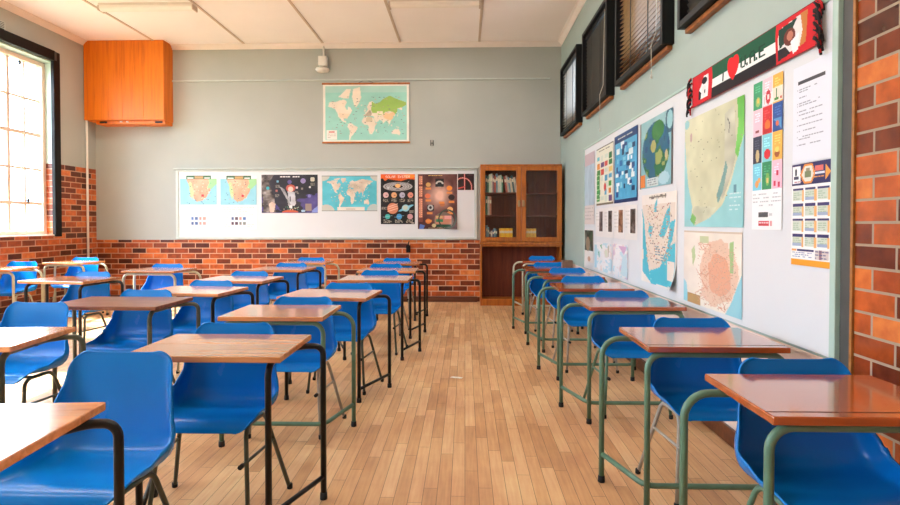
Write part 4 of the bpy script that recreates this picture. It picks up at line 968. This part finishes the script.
def desk(x, y, rz, style, paint, top, label, W=.65, D=.46, ext=.07):
    e = empty('school_desk', (x, y, 0), R(rz)); tag(e, label, 'desk', 'school desks')
    P = M[paint]; key = (style, paint, top, W, D, ext)
    def mk_top():
        t = MB(); t.box((-W/2, -D/2, .725), (W/2, D/2, .75), .004)
        return t.mesh('tabletop', M[top])
    tp = inst('tabletop', cached(key+('t',), mk_top), e)
    if top == 'top_red':
        inst('pencil_groove', cached(key+('g',), lambda: MB().box((-W/2+.001, -D/2+.038, .7501), (W/2-.001, -D/2+.044, .7505)).mesh('pencil_groove', M['groove'])), tp)
    zt = .725-TR
    xn = W/2-.006; xf = W/2+ext; yn = -D/2+.03; yf = D/2-.10
    if style == 'cross':       # two inverted U frames and a bent foot rail
        inst('front_frame', cached(key+('f',), lambda: MB().tube(fillet([(-xn, yn, .01), (-xn, yn, zt), (xn, yn, zt), (xn, yn, .01)], .065), TR).mesh('front_frame', P)), e)
        inst('rear_frame', cached(key+('r',), lambda: MB().tube(fillet([(-xf, yf, .01), (-xf, yf, zt), (xf, yf, zt), (xf, yf, .01)], .085), TR).mesh('rear_frame', P)), e)
        inst('foot_rail', cached(key+('b',), lambda: MB().tube(fillet([(-xf+.004, yf-.01, .14), (-xn, yn+.024, .125), (xn, yn+.024, .125), (xf-.004, yf-.01, .14)], .07), TR*.92).mesh('foot_rail', P)), e)
        feet = [(-xn, yn), (xn, yn), (-xf, yf), (xf, yf)]
    else:                      # side frames running front to back and low side braces
        xn = W/2-.06; yf = D/2-.075
        for s in (-1, 1):
            inst('side_frame', cached(key+('s', s), lambda: MB().tube(fillet([(s*xn, yn, .01), (s*xn, yn, zt), (s*xn, yf-.06, zt), (s*(xn+.055), yf, zt), (s*xf, yf, zt), (s*xf, yf, .01)], .055), TR).mesh('side_frame', P)), e)
            inst('side_brace', cached(key+('b', s), lambda: MB().tube([(s*xn, yn, .095), (s*xf, yf, .105)], TR*.8).mesh('side_brace', P)), e)
        inst('top_rail', cached(key+('x',), lambda: MB().tube([(-xn-.02, 0, zt), (xn+.02, 0, zt)], TR*.8).mesh('top_rail', P)), e)
        feet = [(-xn, yn), (xn, yn), (-xf, yf), (xf, yf)]
    for i, (fx, fy) in enumerate(feet): inst('foot_cap', cached(key+('c', i), lambda: foot(fx, fy).mesh('foot_cap', M['rubber'])), e)
    return e

# ---------------------------------------------------------------- chairs
def shell_mesh():
    prof = [(.212, .788), (.205, .73), (.198, .65), (.191, .57), (.183, .50), (.168, .452), (.132, .426), (.06, .420), (-.03, .425), (-.10, .434), (-.145, .438), (-.17, .430), (-.184, .414), (-.190, .398)]
    pr = [Vector((0, a, b)) for a, b in prof]
    # resample by arc length (Catmull-Rom)
    dense = []
    for i in range(len(pr)-1):
        p0, p1, p2, p3 = pr[max(0, i-1)], pr[i], pr[i+1], pr[min(len(pr)-1, i+2)]
        for k in range(12):
            t = k/12; dense.append(.5*((2*p1)+(p2-p0)*t+(2*p0-5*p1+4*p2-p3)*t*t+(3*p1-p0-3*p2+p3)*t**3))
    dense.append(pr[-1])
    ln = [0]
    for a, b in zip(dense, dense[1:]): ln.append(ln[-1]+(b-a).length)
    T = ln[-1]
    def at(s):
        s = max(0, min(T, s))
        for i in range(len(ln)-1):
            if ln[i+1] >= s:
                f_ = (s-ln[i])/max(1e-9, ln[i+1]-ln[i]); return dense[i].lerp(dense[i+1], f_)
        return dense[-1]
    sm = lambda a, b, x: (lambda q: q*q*(3-2*q))(max(0, min(1, (x-a)/(b-a))))
    def lerp_tab(tab, s):
        for (a, va), (b, vb) in zip(tab, tab[1:]):
            if s <= b: q = (s-a)/(b-a); q = q*q*(3-2*q); return va+(vb-va)*q
        return tab[-1][1]
    wt = [(0, .186), (.10, .196), (.20, .214), (.30, .236), (.40, .244), (.52, .238), (.66, .226), (T, .208)]
    ft = [(0, .006), (.08, .024), (.20, .058), (.28, .085), (.36, .105), (.46, .07), (.58, .035), (.68, .012), (T, .002)]
    rows = [0, .002, .006, .012, .02, .03, .042, .056]+[.056+(T-.056-.05)*k/20 for k in range(1, 21)]+[T-.036, T-.024, T-.014, T-.007, T-.003, T]
    nu = 24; bm = bmesh.new(); grid = []
    for s in rows:
        c = at(s); tg = (at(min(T, s+.085))-at(max(0, s-.085))).normalized()
        nr = Vector((0, tg.z, -tg.y))
        wv = lerp_tab(wt, s); r0 = .05
        if s < r0: wv = wv-r0+math.sqrt(max(0, r0*r0-(r0-s)**2))
        e_ = T-s; r1 = .05
        if e_ < r1: wv = wv-r1+math.sqrt(max(0, r1*r1-(r1-e_)**2))
        fl = lerp_tab(ft, s); row = []
        for k in range(nu+1):
            u = -1+2*k/nu; a = abs(u); cw = min(.04, wv*.4)
            if a < .6: xx = (wv-cw)*a/.6; lift = fl*.10*(a/.6)**2
            else:
                q = (a-.6)/.4*math.pi/2; xx = wv-cw+cw*math.sin(q); lift = fl*(.10+.90*(1-math.cos(q)))
            p = c+Vector((math.copysign(xx, u), 0, 0))+nr*lift
            # rolled rim
            q = sm(.9, 1, a); p += Vector((math.copysign(.004*q, u), 0, 0))
            row.append(bm.verts.new(p))
        grid.append(row)
    for i in range(len(grid)-1):
        for k in range(nu):
            f_ = bm.faces.new((grid[i][k], grid[i+1][k], grid[i+1][k+1], grid[i][k+1])); f_.smooth = True
    bmesh.ops.recalc_face_normals(bm, faces=bm.faces)
    if sum((f_.normal.z for f_ in bm.faces)) < 0: bmesh.ops.reverse_faces(bm, faces=bm.faces)
    # thickness by hand so every copy shares a plain mesh
    top = list(bm.faces)
    bm.normal_update()
    vs = list(bm.verts); nv = {v: bm.verts.new(v.co-v.normal*.007) for v in vs}
    for f_ in top:
        g = bm.faces.new([nv[v] for v in reversed(f_.verts)]); g.smooth = True
    bd = [e for e in bm.edges if e.is_boundary and e.verts[0] in nv and e.verts[1] in nv]
    for e in bd:
        a, b = e.verts; f0 = e.link_faces[0]
        lp = [l for l in f0.loops if l.edge == e][0]
        va, vb = lp.vert, lp.link_loop_next.vert
        g = bm.faces.new((vb, va, nv[va], nv[vb])); g.smooth = True
    bmesh.ops.recalc_face_normals(bm, faces=bm.faces)
    me = bpy.data.meshes.new('seat_shell'); bm.to_mesh(me); bm.free(); me.materials.append(M['blue'])
    return me
SHELL = shell_mesh()
def chair(x, y, rz, paint, label):
    """x, y: point below the middle of the backrest's top edge"""
    a = R(rz); ox, oy = x+math.sin(a)*.212, y-math.cos(a)*.212
    e = empty('school_chair', (ox, oy, 0), a); tag(e, label, 'chair', 'blue school chairs')
    P = M[paint]; r = .0098
    inst('seat_shell', SHELL, e)
    for s in (-1, 1):
        inst('leg_frame', cached(('lf', paint, s), lambda: MB().tube(fillet([(s*.215, -.185, .008), (s*.185, -.13, .4035), (s*.195, .06, .4035), (s*.28, .155, .008)], .05), r).mesh('leg_frame', P)), e)
        sb = inst('stretcher', cached(('st', paint, s), lambda: MB().tube([(s*.194, -.20, .265), (s*.226, .09, .265)], r*.7).mesh('stretcher', P)), e)
        inst('end_cap', cached(('ec', s), lambda: MB().tube([(s*.193, -.213, .265), (s*.1945, -.19, .265)], r*1.05).mesh('end_cap', M['rubber'])), sb)
        for i, (fx, fy) in enumerate(((s*.2155, -.186), (s*.281, .156))):
            inst('foot_cap', cached(('cf', s, i), lambda: MB().lathe([(.011, 0), (.0135, .003), (.0135, .022), (.0115, .025)], (fx, fy, 0), 12).mesh('foot_cap', M['rubber'])), e)
    inst('cross_bar', cached(('cb', paint), lambda: MB().tube([(-.187, -.06, .4015), (.187, -.06, .4015)], r*.8).mesh('cross_bar', P)), e)
    return e

# (x, y, rot, style, paint, top, label, size) and (x, y_back, rot, paint, label)
DK = [
    (-1.370, 1.325, 4.5, 'side', 'black_paint', 'top_light', 'black framed desk cut off at the lower left corner, nearest the camera on the left', .65, .46),
    (-1.055, 2.345, 0, 'side', 'black_paint', 'top_light', 'large worn black framed desk in front on the left of the aisle', .65, .44),
    (-1.100, 3.265, 0, 'cross', 'green_paint', 'top_light', 'only green framed desk in the row along the left of the aisle', .60, .46),
    (-1.005, 4.080, -5, 'side', 'black_paint', 'top_light', 'black framed desk just behind the green framed desk left of the aisle', .66, .48),
    (-.855, 5.245, 0, 'side', 'black_paint', 'top_light', 'third desk from the back brick wall, left edge of the aisle', .66, .46),
    (-.870, 6.200, 0, 'side', 'black_paint', 'top_light', 'second desk from the back brick wall, left edge of the aisle', .65, .46),
    (-.905, 7.300, 0, 'side', 'black_paint', 'top_light', 'desk closest to the back brick wall, left edge of the aisle', .62, .46),
    (-2.293, 2.470, 5.5, 'side', 'olive_paint', 'top_light', 'desk half cut off by the left edge above the corner chair', .65, .46),
    (-2.325, 3.620, -1, 'side', 'olive_paint', 'top_dark', 'dark brown desk with a scuffed olive frame, second column from the aisle', .75, .46),
    (-2.150, 4.275, -6, 'side', 'black_paint', 'top_light', 'black framed desk directly behind the dark brown desk', .66, .46),
    (-2.150, 5.160, -6, 'side', 'black_paint', 'top_light', 'third desk from the back wall in the second column left of the aisle', .66, .46),
    (-2.140, 6.310, -5, 'side', 'black_paint', 'top_light', 'second desk from the back wall in the second column left of the aisle', .66, .46),
    (-2.160, 7.400, -2, 'cross', 'cream_paint', 'top_light', 'pale framed desk nearest the back wall in the second column left of the aisle', .62, .42),
    (-3.745, 5.070, -7, 'side', 'black_paint', 'top_light', 'black framed desk catching bright window light in the third column left of the aisle', .68, .46),
    (-3.490, 6.140, -4, 'cross', 'cream_paint', 'top_light', 'cream framed desk by the back wall in the third column from the aisle', .62, .46),
    (-5.360, 7.330, -4, 'cross', 'cream_paint', 'top_light', 'cream framed desk in the far left corner under the cabinet', .58, .42),
    (-5.500, 6.270, 3, 'cross', 'cream_paint', 'top_light', 'cream framed desk beside the left window sill at the photo edge', .64, .44),
    (1.128, 1.720, 0, 'cross', 'green_paint', 'top_red', 'red topped green desk nearest the camera beside the brick pillar', .57, .43),
    (1.085, 2.570, 0, 'cross', 'green_paint', 'top_red', 'second red topped desk from the camera in the right hand row', .60, .45),
    (1.087, 3.680, 1, 'cross', 'green_paint', 'top_red', 'third red topped desk from the camera in the right hand row', .61, .45),
    (1.060, 4.640, 0, 'cross', 'green_paint', 'top_red', 'fourth red topped desk from the camera in the right hand row', .61, .46),
    (1.070, 5.590, 0, 'cross', 'green_paint', 'top_red', 'fifth red topped desk from the camera, third from the bookcase', .60, .46),
    (1.000, 6.480, 0, 'cross', 'green_paint', 'top_red', 'second red topped desk from the bookcase in the right hand row', .61, .44),
    (1.120, 7.790, -3, 'cross', 'cream_paint', 'top_red', 'pale framed red topped desk right in front of the bookcase', .62, .44),
]
for x, y, rz, st, pa, tp, lb, W_, D_ in DK:
    desk(x, y, rz, st, pa, tp, lb, W_, D_, (.11 if x > 0 else .10) if st == 'cross' else .075)
CHR = [
    (-1.300, 2.035, 0, 'olive_paint', 'big blue chair in the lower left corner, pulled out from its desk'),
    (-1.125, 2.640, 0, 'olive_paint', 'blue chair tucked under the large worn desk left of the aisle'),
    (-1.070, 3.585, 0, 'grey_paint', 'blue chair at the green framed desk left of the aisle'),
    (-.945, 4.430, -3, 'olive_paint', 'blue chair at the black desk behind the green framed desk left of the aisle'),
    (-.880, 5.640, 0, 'olive_paint', 'third blue chair from the back brick wall beside the aisle, left side'),
    (-.950, 6.540, 0, 'grey_paint', 'second blue chair from the back brick wall beside the aisle, left side'),
    (-.950, 7.600, 0, 'grey_paint', 'blue chair closest to the back brick wall beside the aisle, left side'),
    (-2.640, 3.300, 0, 'olive_paint', 'blue chair cut off by the left edge, behind the corner chair'),
    (-2.340, 3.945, -2, 'olive_paint', 'blue chair tucked under the dark brown desk'),
    (-2.160, 4.590, -4, 'cream_paint', 'blue chair at the desk directly behind the dark brown desk'),
    (-2.190, 5.490, -3, 'grey_paint', 'third blue chair from the back wall in the second column left of the aisle'),
    (-2.130, 6.640, -3, 'grey_paint', 'second blue chair from the back wall in the second column left of the aisle'),
    (-2.190, 7.710, 0, 'grey_paint', 'blue chair nearest the back wall in the second column left of the aisle'),
    (-3.750, 5.390, -4, 'olive_paint', 'blue chair at the sunlit black framed desk in the third column'),
    (-3.570, 6.450, -2, 'cream_paint', 'blue chair at the cream desk by the back wall, third column'),
    (-5.420, 7.640, 0, 'cream_paint', 'blue chair in the far left corner by the white pipe'),
    (-5.640, 6.800, 0, 'cream_paint', 'sunlit blue chair by the left window at the photo edge'),
    (1.180, 1.995, 0, 'green_paint', 'blue chair at the nearest red desk beside the brick pillar'),
    (1.165, 2.845, 0, 'grey_paint', 'second blue chair from the camera along the map wall'),
    (1.130, 3.975, 0, 'green_paint', 'third blue chair from the camera along the map wall'),
    (1.085, 5.060, 0, 'grey_paint', 'fourth blue chair from the camera along the map wall'),
    (1.115, 5.990, 0, 'grey_paint', 'third blue chair from the bookcase along the map wall'),
    (1.045, 6.830, 0, 'grey_paint', 'second blue chair from the bookcase along the map wall'),
    (1.140, 8.130, 0, 'grey_paint', 'blue chair closest to the bookcase'),
]
for c_ in CHR: chair(*c_)

# ---------------------------------------------------------------- light, world, camera
SKY, SKYC, SUN, EXP = (6, 20), (206, 231, 255), 14, 1.06
wd = bpy.data.worlds.new('World'); S.world = wd; wd.use_nodes = True
nt = wd.node_tree; bg = nt.nodes['Background']
# overcast sky: brighter towards the zenith
tcw = nt.nodes.new('ShaderNodeTexCoord'); spw = nt.nodes.new('ShaderNodeSeparateXYZ'); nt.links.new(tcw.outputs['Generated'], spw.inputs[0])
mrw = nt.nodes.new('ShaderNodeMapRange'); mrw.inputs['From Min'].default_value = 0; mrw.inputs['From Max'].default_value = 1
mrw.inputs['To Min'].default_value = SKY[0]; mrw.inputs['To Max'].default_value = SKY[1]; nt.links.new(spw.outputs['Z'], mrw.inputs['Value'])
nt.links.new(mrw.outputs['Result'], bg.inputs['Strength']); bg.inputs['Color'].default_value = (*lin(SKYC), 1)
sl = bpy.data.lights.new('sun', 'SUN'); sl.energy = SUN; sl.angle = R(1); sl.color = (1, .98, .95)
so = bpy.data.objects.new('sun', sl); link(so)
so.rotation_euler = Vector((1, .12, -1.15)).to_track_quat('-Z', 'Y').to_euler()
for k, (a, b) in enumerate(wins):
    al = bpy.data.lights.new('window_portal', 'AREA'); al.shape = 'RECTANGLE'; al.size = 2.4; al.size_y = b-a-.1; al.cycles.is_portal = True
    ao = bpy.data.objects.new('window_portal', al); link(ao); ao.location = (XL-.5, (a+b)/2, (WZ0+WZ1)/2+.1); ao.rotation_euler = (0, R(-90), 0)

cd_ = bpy.data.cameras.new('camera'); cam = bpy.data.objects.new('camera', cd_); link(cam)
cd_.sensor_width = 36; cd_.lens = 545/900*36; cd_.shift_y = -20/900; cd_.clip_start = .05
cam.location = (0, 0, 1.28); cam.rotation_euler = (R(89), 0, R(1.58))
S.camera = cam
S.view_settings.view_transform = 'Standard'; S.view_settings.look = 'None'; S.view_settings.gamma = 1; S.view_settings.use_curve_mapping = False
S.view_settings.exposure = EXP
S.cycles.use_denoising = True
S.cycles.max_bounces = 8; S.cycles.diffuse_bounces = 5; S.cycles.transparent_max_bounces = 12
S.cycles.sample_clamp_indirect = 6
